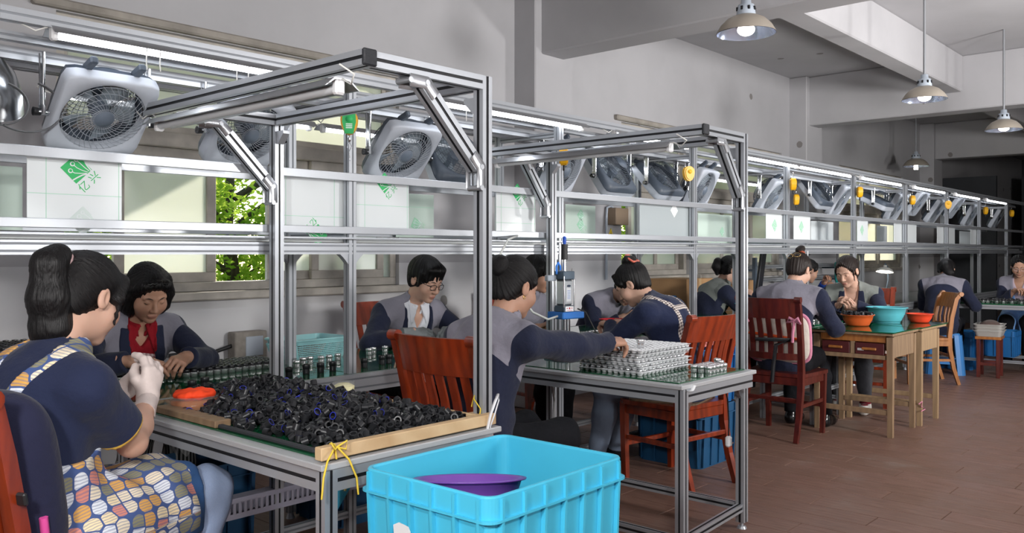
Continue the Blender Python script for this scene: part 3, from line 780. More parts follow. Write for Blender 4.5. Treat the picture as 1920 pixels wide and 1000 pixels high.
for px, py, lab in ((1487, 345, 'beside the fourth post'), (1493, 374, 'low one behind the first balancer past the fourth post'), (1552, 372, 'round face on, between the fourth and fifth posts'), (1612, 360, 'with pale side right of the fifth post'), (1711, 375, 'right of the sixth post'),
                    (1778, 384, 'round, left of the seventh post'), (1848, 395, 'narrow, near the eighth post'), (1897, 400, 'farthest, at the right edge')):
    Y = 3.06 if py not in (374, 372) else 3.5
    x, d = px2(px, Y); balancer(px, Y, 1.29 + (475 - py) * d / 1610, 'yellow spring balancer ' + lab, -1.2 if py in (372, 384) else .6)

# ------------------------------------------------------------------ pendant lamps
SHADE_O = mat('lamp_shade_outer', '#a89f93', .45, .3); SHADE_I = mat('lamp_shade_inner', '#b9c4dd', .18, .8); BULB = mat('lamp_bulb', '#ffffff', .3, emit='#fff6ea', es=14.0); ROD = mat('grey_rod', '#8d8f93', .45, .4)
def pendant(x, y, z, R, label, kind=0):
    r = E('pendant_lamp', label, 'lamp', (x, y, z))
    k = R / .17; s = MB()
    pr = [(.17, 0), (.165, .012), (.145, .045), (.11, .08), (.07, .10), (.052, .106)]
    s.lathe([(a * k, b * k) for a, b in pr], 36, 0); O('shade', s, SHADE_O, r)
    s = MB(); s.lathe([(a * k * .985, b * k - .002) for a, b in pr], 36, 0); O('shade_lining', s, SHADE_I, r)
    n = MB(); n.lathe([(.056 * k, .10 * k), (.053 * k, .13 * k), (.046 * k, .165 * k), (.03 * k, .17 * k), (.028 * k, .20 * k), (.012, .205 * k)], 20)
    for a in range(8): n.box((.051 * k * math.cos(a * .785), .051 * k * math.sin(a * .785), .14 * k), (.012, .012, .022), 1)
    O('neck', n, [GREYP, BLACKP], r)
    b = MB()
    if kind == 0: b.sphere((0, 0, .022 * k), (.05 * k, .05 * k, .035 * k), 16, 8)
    else: b.cyl((0, 0, -.05), (0, 0, .06), .03, None, 14)
    O('bulb', b, BULB, r)
    O('rod', MB().cyl((0, 0, .20 * k), (0, 0, ZC - z), .011, None, 8), ROD, r)
    return r
pendant(4.70, 2.37, 2.59, .173, 'cream pendant lamp nearest the camera, cut off by the top edge')
pendant(7.50, 2.20, 2.55, .173, 'cream pendant lamp on a long rod, second from the camera')
pendant(9.85, 2.13, 2.545, .173, 'cream pendant lamp on a long rod at the right edge')
pendant(13.9, 4.2, 2.62, .19, 'dim hanging lamp with upright bulb in the dark far bay', 1)
def desk_lamp():
    r = E('desk_lamp', 'lit white desk lamp low behind the woman facing the viewer', 'lamp', (10.85, 3.64, .76))
    M = TR(0, 0, .30) @ RY(.22); s = MB(); s.lathe([(.10, 0), (.09, .025), (.055, .05), (.022, .06), (.02, .085), (.001, .085)], 28, 0, M); O('shade', s, mat('lamp_white', '#d9d9d6', .4), r)
    O('bulb', MB().sphere((0, 0, .02), (.06, .06, .015), 16, 8, 0, M), BULB, r); O('arm', MB().tube([(0, 0, 0), (.12, 0, .2), (.10, 0, .36), (.02, 0, .40)], .010, 8), DGREY, r); O('foot', MB().lathe([(.001, .02), (.07, .02), (.08, 0), (.001, 0)], 20), DGREY, r)
desk_lamp()
# ------------------------------------------------------------------ people: smooth implicit bodies
f4 = np.float32
class Field:
    def __init__(s, lo, hi, v):
        s.v = v; s.lo = np.array(lo, float); n = np.ceil((np.array(hi, float) - s.lo) / v).astype(int) + 1
        s.n = n; s.ax = [(s.lo[i] + v * np.arange(n[i])).astype(f4) for i in range(3)]
    def new(s): return np.full(tuple(s.n), .15, f4)
    def sub(s, lo, hi):
        sl = []
        for i in range(3):
            a = int(np.clip(math.floor((lo[i] - s.lo[i]) / s.v), 0, s.n[i])); b = int(np.clip(math.ceil((hi[i] - s.lo[i]) / s.v) + 1, 0, s.n[i])); sl.append(slice(a, b))
        return tuple(sl), s.ax[0][sl[0]][:, None, None], s.ax[1][sl[1]][None, :, None], s.ax[2][sl[2]][None, None, :]
    def full(s): return s.ax[0][:, None, None], s.ax[1][None, :, None], s.ax[2][None, None, :]
    def blend(s, D, sl, d, k, sub):
        A = D[sl]
        if A.size == 0: return
        if sub:
            d = -d; h = np.clip(.5 - .5 * (A - d) / k, 0, 1); D[sl] = A * (1 - h) + d * h + k * h * (1 - h)
        else:
            h = np.clip(.5 + .5 * (A - d) / k, 0, 1); D[sl] = A * (1 - h) + d * h - k * h * (1 - h)
    def cap(s, D, a, b, ra, rb=None, k=.02, sub=False, mg=.09):
        rb = ra if rb is None else rb; a = np.array(a, float); b = np.array(b, float); r = max(ra, rb) + mg
        sl, X, Y, Z = s.sub(np.minimum(a, b) - r, np.maximum(a, b) + r)
        ba = (b - a); L2 = max(float(ba @ ba), 1e-9)
        px, py, pz = X - f4(a[0]), Y - f4(a[1]), Z - f4(a[2])
        h = np.clip((px * f4(ba[0]) + py * f4(ba[1]) + pz * f4(ba[2])) / f4(L2), 0, 1)
        d = np.sqrt((px - h * f4(ba[0])) ** 2 + (py - h * f4(ba[1])) ** 2 + (pz - h * f4(ba[2])) ** 2) - (f4(ra) + h * f4(rb - ra))
        s.blend(D, sl, d.astype(f4), k, sub)
    def chain(s, D, P, R, k=.02, **kw):
        for i in range(len(P) - 1): s.cap(D, P[i], P[i + 1], R[i], R[i + 1], k, **kw)
    def ell(s, D, c, r, M=None, k=.02, sub=False, mg=.09):
        c = np.array(c, float); r = np.array(r, float) * np.ones(3); R = r.max() + mg
        sl, X, Y, Z = s.sub(c - R, c + R)
        p = [X - f4(c[0]), Y - f4(c[1]), Z - f4(c[2])]
        if M is not None:
            M = np.array(M, float); p = [p[0] * f4(M[0, i]) + p[1] * f4(M[1, i]) + p[2] * f4(M[2, i]) for i in range(3)]
        k0 = np.sqrt(sum((p[i] / f4(r[i])) ** 2 for i in range(3))); k1 = np.sqrt(sum((p[i] / f4(r[i] ** 2)) ** 2 for i in range(3))) + 1e-6
        s.blend(D, sl, (k0 * (k0 - 1) / k1).astype(f4), k, sub)
    def plane(s, c, n):
        X, Y, Z = s.full(); n = np.array(n, float); n = n / np.linalg.norm(n)
        return (X - f4(c[0])) * f4(n[0]) + (Y - f4(c[1])) * f4(n[1]) + (Z - f4(c[2])) * f4(n[2])
    def local(s, o, M):
        X, Y, Z = s.full(); p = (X - f4(o[0]), Y - f4(o[1]), Z - f4(o[2]))
        return [p[0] * f4(M[0, i]) + p[1] * f4(M[1, i]) + p[2] * f4(M[2, i]) for i in range(3)]
    def sample(s, D, V):
        q = (V - s.lo) / s.v; i = np.clip(np.floor(q).astype(int), 0, s.n - 2); t = np.clip(q - i, 0, 1); o = 0
        for a in (0, 1):
            for b in (0, 1):
                for c in (0, 1):
                    o = o + D[i[:, 0] + a, i[:, 1] + b, i[:, 2] + c] * (t[:, 0] if a else 1 - t[:, 0]) * (t[:, 1] if b else 1 - t[:, 1]) * (t[:, 2] if c else 1 - t[:, 2])
        return o
    def poly(s, D):
        g = openvdb.FloatGrid(.15); D = D.copy()
        D[0] = D[-1] = .15; D[:, 0] = D[:, -1] = .15; D[:, :, 0] = D[:, :, -1] = .15
        g.copyFromArray(np.clip(D, -.1, .15))
        r = g.convertToPolygons(0.0, 0.0)
        V = r[0] * s.v + s.lo; Q = r[-1]; Tq = r[1] if len(r) == 3 else np.zeros((0, 3), int)
        return V, Q[:, ::-1]
def smin(a, b, k):
    h = np.clip(.5 + .5 * (b - a) / k, 0, 1); return b * (1 - h) + a * h - k * h * (1 - h)
def np_mesh(name, parts, mats, attrs=None):
    """parts: list of (V, F); attrs: dict name -> float array over all verts"""
    off = 0; Vs = []; loops = []; starts = []; tot = 0; mi = []
    for k, p in enumerate(parts):
        V, F = p[0], np.asarray(p[1]); Vs.append(V); loops.append((F + off).ravel()); starts.append(tot + np.arange(len(F)) * F.shape[1]); tot += F.size; off += len(V)
        mi.append(np.full(len(F), p[2] if len(p) > 2 else 0))
    V = np.concatenate(Vs); Lp = np.concatenate(loops).astype(np.int32); St = np.concatenate(starts).astype(np.int32)
    me = bpy.data.meshes.new(name); me.vertices.add(len(V)); me.vertices.foreach_set('co', V.astype(f4).ravel())
    me.loops.add(len(Lp)); me.loops.foreach_set('vertex_index', Lp)
    me.polygons.add(len(St)); me.polygons.foreach_set('loop_start', St)
    me.update(calc_edges=True); me.polygons.foreach_set('use_smooth', np.ones(len(St), bool)); me.polygons.foreach_set('material_index', np.concatenate(mi).astype(np.int32))
    for k, a in (attrs or {}).items():
        a = np.asarray(a, f4)
        if a.ndim == 1: me.attributes.new(k, 'FLOAT', 'POINT').data.foreach_set('value', a)
        else: me.attributes.new(k, 'FLOAT_VECTOR', 'POINT').data.foreach_set('vector', a.ravel())
    mats_of(me, mats); return me
def smooth_noise(V, f, seed):
    r = np.random.RandomState(seed); o = np.zeros(len(V))
    for k in range(5):
        d = r.normal(size=3); d /= np.linalg.norm(d); e = r.normal(size=3); o += np.sin(V @ d * f * (1 + .4 * k) + 2.2 * np.sin(V @ e * f * .3 + k)) / (1 + .5 * k)
    return o / 3

# ---- materials
def skin_mat(name, c, lips):
    t = NT(name); a = t.attr('lip'); v = t.coord('Object'); n = t.noise(v, 40, 3)
    base = t.mix(t.math('MULTIPLY', n, .25), lin(c), tuple(x * .82 for x in lin(c)[:3]) + (1,))
    t.color(t.mix(t.math('MULTIPLY', a.outputs['Fac'], .75), base, lin(lips))); t.b.inputs['Roughness'].default_value = .5
    t.b.inputs['Subsurface Weight'].default_value = .12; t.b.inputs['Subsurface Radius'].default_value = (.012, .005, .003); t.b.inputs['Subsurface Scale'].default_value = .6
    t.b.inputs['Specular IOR Level'].default_value = .35
    MATS[name] = t.m; return t.m
SKIN = skin_mat('skin_fair', '#c8a08c', '#a8645c'); SKIN2 = skin_mat('skin_tan', '#b48a74', '#8f5a50')
def cloth_mat(name, c0, c1=None, c2=None, rough=.85, bump=.5):
    """c0 body colour, c1 where mask > 0 (yoke), c2 where mask2 > 0"""
    t = NT(name); v = t.coord('Object'); n = t.noise(v, 9, 4); fine = t.noise(v, 420, 2)
    def var(c): return t.mix(t.math('MULTIPLY', n, .3), lin(c), tuple(x * .8 for x in lin(c)[:3]) + (1,))
    col = var(c0)
    if c1: col = t.mix(t.math('GREATER_THAN', t.attr('mask').outputs['Fac'], 0), col, var(c1))
    if c2: col = t.mix(t.math('GREATER_THAN', t.attr('mask2').outputs['Fac'], 0), col, var(c2))
    t.color(col); t.b.inputs['Roughness'].default_value = rough; t.b.inputs['Specular IOR Level'].default_value = .2
    t.b.inputs['Sheen Weight'].default_value = 0 if name.startswith('black') else .1
    big = t.noise(v, 26, 4, .5)
    t.bump(t.math('ADD', t.math('MULTIPLY', big, 1.0), t.math('MULTIPLY', fine, .06)), bump, .012)
    MATS[name] = t.m; return t.m
JACKET = cloth_mat('navy_jacket_grey_yoke', '#22273c', '#85838f'); JACKETG = cloth_mat('navy_jacket_olive_grey_yoke', '#20253a', '#7d827e')
NAVYT = cloth_mat('navy_shirt', '#232a45', '#d9b24a'); NAVYP = cloth_mat('navy_polo', '#222a46'); WHITESH = cloth_mat('white_shirt', '#dfe2ea'); REDSH = cloth_mat('dark_red_shirt', '#8c1220')
BLUESH = cloth_mat('blue_shirt', '#1e4aa8'); BLACKTR = cloth_mat('black_trousers', '#121318'); GREYTR = cloth_mat('charcoal_trousers', '#36373c'); PINKSH = cloth_mat('dusty_shirt', '#b9a9b5')
def denim(name, c):
    t = NT(name); v = t.coord('Object'); n = t.noise(v, 7, 4); w = t.noise(t.coord('Object', (1, 1, 6)), 300, 2)
    col = t.mix(n, lin(c), tuple(min(1, x * 1.45) for x in lin(c)[:3]) + (1,)); t.color(t.mix(t.math('MULTIPLY', w, .25), col, (1, 1, 1, 1)))
    t.b.inputs['Roughness'].default_value = .85; t.bump(t.noise(v, 20, 4), .3, .012); MATS[name] = t.m; return t.m
DENIM = denim('light_denim', '#6d83a8'); DENIMD = denim('blue_denim', '#3e5674')
def gingham(name, ca, cb, s):
    t = NT(name); v = t.attr('uvw').outputs['Vector']; sx = t.n.new('ShaderNodeSeparateXYZ'); t.link(v, sx.inputs[0])
    a = t.math('GREATER_THAN', t.math('FRACT', t.math('MULTIPLY', sx.outputs[0], s)), .5); b = t.math('GREATER_THAN', t.math('FRACT', t.math('MULTIPLY', sx.outputs[1], s)), .5)
    f = t.math('MULTIPLY', t.math('ADD', a, b), .5); t.color(t.mix(f, lin(ca), lin(cb))); t.b.inputs['Roughness'].default_value = .85; MATS[name] = t.m; return t.m
GINGB = gingham('brown_gingham', '#e6ddd6', '#4a3a3c', 70); GINGR = gingham('red_gingham', '#d8c4c4', '#7e1826', 60); GINGK = gingham('black_gingham', '#b9b9b9', '#141416', 60)
def leafprint():
    t = NT('leaf_print_cotton'); v = t.attr('uvw').outputs['Vector']
    vo = t.new('ShaderNodeTexVoronoi', Scale=22.0, Randomness=.4); vo.voronoi_dimensions = '2D'; t.link(v, vo.inputs['Vector'])
    r = t.n.new('ShaderNodeSeparateColor'); t.link(vo.outputs['Color'], r.inputs[0])
    col = t.ramp(r.outputs[0], [(0, lin('#e9dcc2')), (.2, lin('#d9a554')), (.38, lin('#dfe3ea')), (.55, lin('#8e8a6c')), (.7, lin('#d68a78')), (.85, lin('#ecd9b0'))], 'CONSTANT')
    w = t.n.new('ShaderNodeTexWave'); w.wave_type = 'BANDS'; w.bands_direction = 'Y'; w.inputs['Scale'].default_value = 34; w.inputs['Distortion'].default_value = 3; t.link(v, w.inputs[0])
    col = t.mix(t.math('MULTIPLY', t.math('GREATER_THAN', w.outputs['Fac'], .62), .45), col, lin('#4b5f92'))
    ve = t.new('ShaderNodeTexVoronoi', Scale=22.0, Randomness=.4); ve.voronoi_dimensions = '2D'; ve.feature = 'DISTANCE_TO_EDGE'; t.link(v, ve.inputs['Vector'])
    f = t.math('MULTIPLY', t.math('LESS_THAN', vo.outputs['Distance'], .52), t.math('GREATER_THAN', ve.outputs['Distance'], .055))
    c = t.mix(f, lin('#43588c'), col)
    c = t.mix(t.math('GREATER_THAN', t.attr('mask').outputs['Fac'], 0), c, lin('#2b4f7e'))
    t.color(c); t.b.inputs['Roughness'].default_value = .85; v2 = t.coord('Object'); t.bump(t.noise(v2, 18, 4), .3, .012); MATS['leafprint'] = t.m; return t.m
LEAFP = leafprint()
def hair_mat(name, c, c2):
    t = NT(name); v = t.attr('st').outputs['Vector']; n = t.noise(v, 60, 4, .6); n2 = t.noise(v, 14, 3)
    t.color(t.ramp(n, [(.3, lin(c)), (.75, lin(c2))])); t.b.inputs['Roughness'].default_value = .42; t.b.inputs['Specular IOR Level'].default_value = .28
    t.b.inputs['Anisotropic'].default_value = .4
    t.bump(t.math('ADD', n, t.math('MULTIPLY', n2, 1.5)), .5, .006); MATS[name] = t.m; return t.m
HAIRK = hair_mat('black_hair', '#080708', '#1a1819'); HAIRB = hair_mat('brown_black_hair', '#130e0d', '#2e221d')
DARKL = mat('dark_lash', '#1a1312', .6); LATEX = mat('white_latex_glove', '#d8c9c4', .55, 0, .08, 30, .3, 60); GLOVEG = mat('grey_work_glove', '#7d8284', .8, 0, .1, 30, .4, 120)

# ---- head template (x right, y forward, z up; origin between the ears)
def head_template(v=.0028):
    F = Field((-.1, -.13, -.15), (.1, .14, .14), v); D = F.new()
    F.ell(D, (0, -.015, .045), (.072, .092, .078)); F.ell(D, (0, .03, .05), (.060, .055, .055), k=.03); F.ell(D, (0, .034, -.02), (.060, .057, .07), k=.03)
    F.ell(D, (0, .03, -.062), (.048, .05, .043), k=.03); F.ell(D, (0, .070, -.090), (.021, .017, .016), k=.025)
    for s in (-1, 1):
        F.ell(D, (s * .041, .056, -.026), .025, k=.03); F.cap(D, (s * .012, .087, .027), (s * .045, .074, .027), .007, k=.014)
        F.ell(D, (s * .032, .103, .010), (.019, .014, .011), k=.014, sub=True)
        F.ell(D, (s * .031, .0785, .009), .0128, k=.005)
        F.ell(D, (s * .011, .0985, -.029), (.0085, .009, .007), k=.008)
        F.ell(D, (s * .078, -.012, .0), (.009, .019, .031), k=.008); F.ell(D, (s * .087, -.006, .003), (.008, .010, .018), k=.006, sub=True)
    F.cap(D, (0, .087, .018), (0, .109, -.024), .006, .0105, k=.012)
    F.ell(D, (0, .0905, -.0575), (.021, .008, .0050), k=.006); F.ell(D, (0, .0885, -.0665), (.018, .0085, .0060), k=.006)
    F.cap(D, (0, -.02, -.06), (0, -.035, -.14), .052, .05, k=.03)
    V, Q = F.poly(D); keep = V[:, 2] > -.142
    lip = np.maximum(np.exp(-(((V[:, 0]) / .021) ** 4 + ((V[:, 2] + .0625) / .0105) ** 4)) * (V[:, 1] > .08), .28 * np.exp(-(((np.abs(V[:, 0]) - .042) / .02) ** 2 + ((V[:, 2] + .03) / .022) ** 2)) * (V[:, 1] > .03))
    ix = lambda x, z: F.ax[1][np.where(D[int((x + .1) / v), :, int((z + .15) / v)] < 0)[0].max()]
    return V, Q, lip, ix
HV, HQ, HLIP, HSURF = head_template()

# ---- hand template: right hand, wrist at origin, fingers +y, palm down, thumb on -x
HPOSE = {'pinch': (((.75, .75, .35), (.85, .8, .4), (.95, .9, .4), (1.05, .9, .4)), ((-.034, .05, -.025), (-.030, .078, -.048), (-.022, .098, -.056))),
         'rest': (((.30, .35, .2), (.32, .4, .2), (.36, .4, .2), (.42, .42, .2)), ((-.044, .055, -.016), (-.056, .082, -.022), (-.058, .106, -.022))),
         'grip': (((1.0, 1.1, .6), (1.05, 1.15, .6), (1.1, 1.15, .6), (1.15, 1.1, .6)), ((-.036, .05, -.03), (-.026, .072, -.055), (-.010, .082, -.066))),
         'point': (((.45, .5, .25), (.55, .65, .3), (.75, .8, .4), (.9, .85, .4)), ((-.036, .052, -.026), (-.034, .082, -.044), (-.028, .104, -.050)))}
HC = {}
def hand_template(pose, fat=0.0):
    if (pose, fat) in HC: return HC[pose, fat]
    F = Field((-.085, -.06, -.13), (.065, .21, .045), .0024); D = F.new(); kn = [(-.027, .083, 0), (-.009, .089, .003), (.011, .085, .001), (.029, .075, -.004)]
    for i, k in enumerate(kn): F.cap(D, (k[0] * .55, .004, -.004), k, .0135 + fat, .011 + fat, k=.014, mg=.03)
    F.cap(D, (0, -.055, 0), (0, .01, -.002), .0235 + fat * 2.0, .024 + fat * 1.6, k=.02, mg=.03)
    Ls = [(.042, .025, .021), (.046, .028, .022), (.042, .026, .021), (.033, .020, .018)]
    for i in range(4):
        p = np.array(kn[i]); a = 0; rr_ = [.0098, .0086, .0078, .0068] if i < 3 else [.0085, .0075, .0068, .006]; sp = (-.10, -.02, .06, .14)[i]
        for j in range(3):
            a += HPOSE[pose][0][i][j]; q = p + Ls[i][j] * np.array((sp * math.cos(a), math.cos(a), -math.sin(a)))
            F.cap(D, p, q, rr_[j] + fat, rr_[j + 1] + fat, k=.005, mg=.03); p = q
    P = [(-.016, .018, -.006)] + list(HPOSE[pose][1]); R = [.015, .0125, .0105, .0088]
    for j in range(3): F.cap(D, P[j], P[j + 1], R[j] + fat, R[j + 1] + fat, k=.010 if j == 0 else .005, mg=.03)
    V, Q = F.poly(D); HC[pose, fat] = (V, Q); return V, Q

def unit(v): v = np.array(v, float); return v / (np.linalg.norm(v) + 1e-9)
def ik(S_, W_, l1, l2, pole):
    S_, W_ = np.array(S_, float), np.array(W_, float); d = W_ - S_; L = np.linalg.norm(d); d = d / L
    Lc = min(L, .995 * (l1 + l2)); W2 = S_ + d * Lc; a = (l1 ** 2 - l2 ** 2 + Lc ** 2) / (2 * Lc); h = math.sqrt(max(l1 ** 2 - a ** 2, 0))
    p = np.array(pole, float); p = p - d * (p @ d); p = unit(p); return S_ + d * a + p * h, W2
def rotm(ax, a):
    c, s = math.cos(a), math.sin(a)
    return np.array({'x': ((1, 0, 0), (0, c, -s), (0, s, c)), 'y': ((c, 0, s), (0, 1, 0), (-s, 0, c)), 'z': ((c, -s, 0), (s, c, 0), (0, 0, 1))}[ax])

class Person: pass
def person(label, loc, face, N=(0, .16, .46), mid=(0, .03, .26), hz=.53, head=(0, .5, 0), wl=None, wr=None, hpose=('pinch', 'pinch'), hdir=None, palm=((0, 0, -1), (0, 0, -1)), poles=None,
           twist=0.0, roll=0.0, knees=None, feet=None, sc_=1.0, v=.007, skin=None, top=None, top_mat=None, legs_mat=None, cuff=.93, sleeve='long', hem=-.08, wedge=None, inner=None, hair=None, hair_m=None,
           bust=0, build_legs=True, shoes=None, gloves=(None, None), collar=True, headscale=1.0, wide=1.0, yoke=True, neck=.085, name='person', brow=True, wr_amp=.005, vd=.10):
    """face: heading of the facing direction in world degrees (0 = +x). wl / wr: wrist points in world space."""
    skin = skin or SKIN; P = Person(); yaw = math.radians(face) - math.pi / 2
    r = E(name, label, 'person', (loc[0], loc[1], 0), yaw); P.root = r
    Ry = rotm('z', -yaw)
    def tl(p): return Ry @ (np.array(p, float) - np.array((loc[0], loc[1], 0)))
    def tv(d): return Ry @ np.array(d, float)
    H = np.array((0, 0, hz)); Nn = H + np.array(N, float) * sc_; M_ = H + np.array(mid, float) * sc_
    # spine: quadratic curve through mid
    C = 2 * M_ - .5 * (H + Nn)
    sp = lambda t: (1 - t) ** 2 * H + 2 * t * (1 - t) * C + t * t * Nn
    tg = lambda t: unit(2 * (1 - t) * (C - H) + 2 * t * (Nn - C))
    def fr(t):
        z = tg(t); a = twist * t; x = np.array((math.cos(a), math.sin(a), -math.sin(roll * t))); x = unit(x - z * (x @ z)); return np.stack([x, np.cross(z, x), z], 1)
    RN = fr(.95); P.RN, P.N, P.fr, P.sp = RN, Nn, fr, sp
    sw = .163 * wide * sc_
    SH = [Nn + RN @ np.array((s * sw, -.004, -.062)) for s in (-1, 1)]          # left (-x), right (+x)
    Rh = rotm('z', head[0]) @ rotm('x', -head[1]) @ rotm('y', head[2])
    nd = unit(tg(1) * .55 + Rh[:, 2] * .45); hs = headscale
    Hc = Nn + nd * neck + Rh @ np.array((0, .022, .085)) * hs
    P.Rh, P.Hc, P.hs = Rh, Hc, hs
    l1, l2 = .272 * sc_, .238 * sc_
    WR = []; EL = []
    for i, w in enumerate((wl, wr)):
        t = tl(w) if w is not None else SH[i] + np.array(((-.05, .05)[i], .18, -.36))
        pole = np.array(poles[i], float) if poles else np.array(((-.6, .6)[i], -.5, -.7))
        e, w2 = ik(SH[i], t, l1, l2, pole); EL.append(e); WR.append(w2)
    P.EL, P.WR, P.SH = EL, WR, SH
    HJ = [H + np.array((s * .09, .0, -.01)) for s in (-1, 1)]
    KN = [np.array(k, float) for k in knees] if knees else [np.array((s * .10, .40 * sc_, hz - .0)) for s in (-1, 1)]
    FT = [np.array(k, float) for k in feet] if feet else [np.array((s * .10, .38 * sc_, .09)) for s in (-1, 1)]
    P.KN, P.FT = KN, FT
    allp = np.array([H, Nn, Nn + np.array((0, 0, .06))] + SH + EL + WR + (KN + FT if build_legs else []) + [H - np.array((.12, .12, .1)), H + np.array((.12, .1, 0))])
    F = Field(allp.min(0) - .15, allp.max(0) + .15, v); P.F = F
    # base fields
    Tf = F.new()
    tab = ((0.0, .160, .122, .115), (.25, .150, .116, .11), (.48, .146, .110, .11), (.70, .160, .118, .10), (.86, .158, .102, .085))
    wl_ = 1 + (wide - 1) * .35
    for t, rx, ry, rz in tab: F.ell(Tf, sp(t), (rx * (wl_ + (wide - wl_) * t) * sc_, ry * sc_, rz), fr(t), k=.05)
    F.ell(Tf, H + np.array((0, -.045, .0)), (.155 * wl_, .115, .11), k=.05)
    F.cap(Tf, SH[0], SH[1], .050 * sc_, k=.05)
    for s in SH: F.cap(Tf, Nn + RN @ np.array((0, -.01, .015)), s, .048, .044, k=.04)
    if bust:
        for s in (-1, 1): F.ell(Tf, sp(.70) + fr(.7) @ np.array((s * .07, .085, .02)), (.055, .05, .055), k=.04)
    Af = [F.new(), F.new()]; Ab = [F.new(), F.new()]
    for i in range(2):
        F.chain(Af[i], (SH[i], EL[i]), (.052 * sc_, .043 * sc_), k=.02); F.chain(Af[i], (EL[i], WR[i]), (.043 * sc_, .030), k=.02)
        fd = unit(WR[i] - EL[i]); mid_ = EL[i] + (WR[i] - EL[i]) * .35
        F.chain(Ab[i], (SH[i], EL[i]), (.047 * sc_, .037 * sc_), k=.02); F.chain(Ab[i], (EL[i], mid_, WR[i] + fd * .01), (.037 * sc_, .037 * sc_, .0255), k=.03)
    Lf = F.new()
    if build_legs:
        for i in range(2):
            F.chain(Lf, (HJ[i], KN[i]), (.088, .062), k=.03); F.chain(Lf, (KN[i], KN[i] * .6 + FT[i] * .4 + np.array((0, -.015, 0)), FT[i]), (.060, .056, .038), k=.03)
    P.Tf, P.Af, P.Lf = Tf, Af, Lf
    # --- skin: one surface of trunk, neck, arms, legs; finer head and hands joined on
    D = smin(Tf + .012, np.minimum(Ab[0], Ab[1]), .03)
    if build_legs: D = smin(D, Lf + .014, .04)
    nb = Hc + Rh @ np.array((0, -.02, -.075)) * hs
    F.cap(D, Nn - tg(1) * .03, nb, .053, .049, k=.025)
    V, Q = F.poly(D); parts = [(V, Q)]; lips = [np.zeros(len(V))]
    parts.append((HV * hs @ Rh.T + Hc, HQ)); lips.append(HLIP)
    P.handM = []
    for i in range(2):
        d0 = unit(WR[i] - EL[i]); d = unit(tv(hdir[i])) if hdir and hdir[i] is not None else d0
        n = -tv(palm[i]); n = unit(n - d * (n @ d)); x = np.cross(d, n)
        Mh = np.stack([x, d, n], 1); Vh, Qh = hand_template(hpose[i]); Vh = Vh.copy(); Qq = Qh
        if i == 0: Vh[:, 0] *= -1; Qq = Qh[:, ::-1]
        wpos = WR[i]; P.handM.append((Mh, wpos, d0))
        parts.append((Vh * .97 @ Mh.T + wpos, Qq)); lips.append(np.zeros(len(Vh)))
        if gloves[i] is not None:
            Vg, Qg = hand_template(hpose[i], .0034); Vg = Vg.copy(); Qq = Qg
            if i == 0: Vg[:, 0] *= -1; Qq = Qg[:, ::-1]
            Vg = Vg * .985 @ Mh.T + wpos
            gm = np_mesh('glove', [(Vg, Qq)], [gloves[i]]); O('glove', gm, None, r)
            cf = MB(); cf.tube([wpos - d0 * .075, wpos - d0 * .04, wpos - d0 * .005], [.033, .031, .028], 14); O('glove_cuff', cf, gloves[i], r)
    O('body', np_mesh('body', parts, [skin], {'lip': np.concatenate(lips)}), None, r)
    # --- face marks
    if brow:
        def hp(p): return tuple(Hc + Rh @ (np.array(p) * hs))
        for s in (-1, 1):
            b = MB(); q = [(s * x, HSURF(s * x, z) + .0005, z) for x, z in ((.014, .027), (.024, .0305), (.034, .031), (.046, .0265))]
            b.tube([hp(p) for p in q], [.0016, .0024, .0024, .001], 5); O('eyebrow', b, DARKL, r)
            b = MB(); q = [(s * x, HSURF(s * x, z) + .0002, z) for x, z in ((.0185, .006), (.025, .0035), (.032, .0028), (.039, .0045), (.045, .0075))]
            b.tube([hp(p) for p in q], [.0008, .0014, .0017, .0017, .0009], 5); O('eyelid_line', b, DARKL, r)
    # --- garment on trunk and arms
    if top_mat is not None:
        arms = []
        for i in range(2):
            a, b = (EL[i], WR[i])
            if sleeve == 'long': c = a + (b - a) * cuff; A = np.maximum(Af[i] - .014, F.plane(c, b - a))
            else: c = SH[i] + (EL[i] - SH[i]) * .70; sl_ = F.new(); F.cap(sl_, SH[i], SH[i] + (EL[i] - SH[i]) * 1.1, .062, .070, k=.01); A = np.maximum(np.minimum(Af[i] - .013, sl_), F.plane(c, EL[i] - SH[i]))
            arms.append(A)
        J = smin(Tf - .012, np.minimum(arms[0], arms[1]), .03)
        hn = fr(.0)[:, 2]
        J = np.maximum(J, -F.plane(H + np.array((0, 0, hem)), (0, .12, 1)))
        if hem < -.06 and build_legs:
            pass
        lx, lf, ls = F.local(Nn, RN)
        if collar:
            F.cap(J, Nn - tg(1) * .02, Nn + tg(1) * .045 + RN @ np.array((0, .006, 0)), .080, .066, k=.018); cc = F.new(); F.cap(cc, Nn + tg(1) * .052, Nn + tg(1) * .22, .058, .062, mg=.1, k=.004); J = np.maximum(J, -cc)
            J = np.maximum(J, F.plane(Nn + tg(1) * .04, tg(1)) * 1.0) if False else J
        # fold relief
        X, Y, Z = F.full()
        fold = np.sin(38 * (X * .5 + Z * .8 + Y * .3) + 2.5 * np.sin(14 * (Y - Z * .6 + X * .4))) * .6 + np.sin(61 * (Y * .7 - X * .5 + Z * .25) + 2 * np.sin(17 * (X + Z))) * .4
        J = J + f4(wr_amp) * fold.astype(f4)
        if wedge:
            w0, w1, sl = wedge      # half width at the neck, at length sl down the front
            wd = w0 + (w1 - w0) * np.clip(-ls / sl, 0, 1)
            reg = np.maximum(np.abs(lx) - wd, .02 - lf); J = np.maximum(J, -reg)
            cn = F.new(); F.cap(cn, Nn - tg(1) * .0, Nn + tg(1) * .2, .056, .058, mg=.1); J = np.maximum(J, -cn)
        P.J = J; P.lx, P.lf, P.ls = lx, lf, ls
        V, Q = F.poly(J)
        L = (V - Nn) @ RN
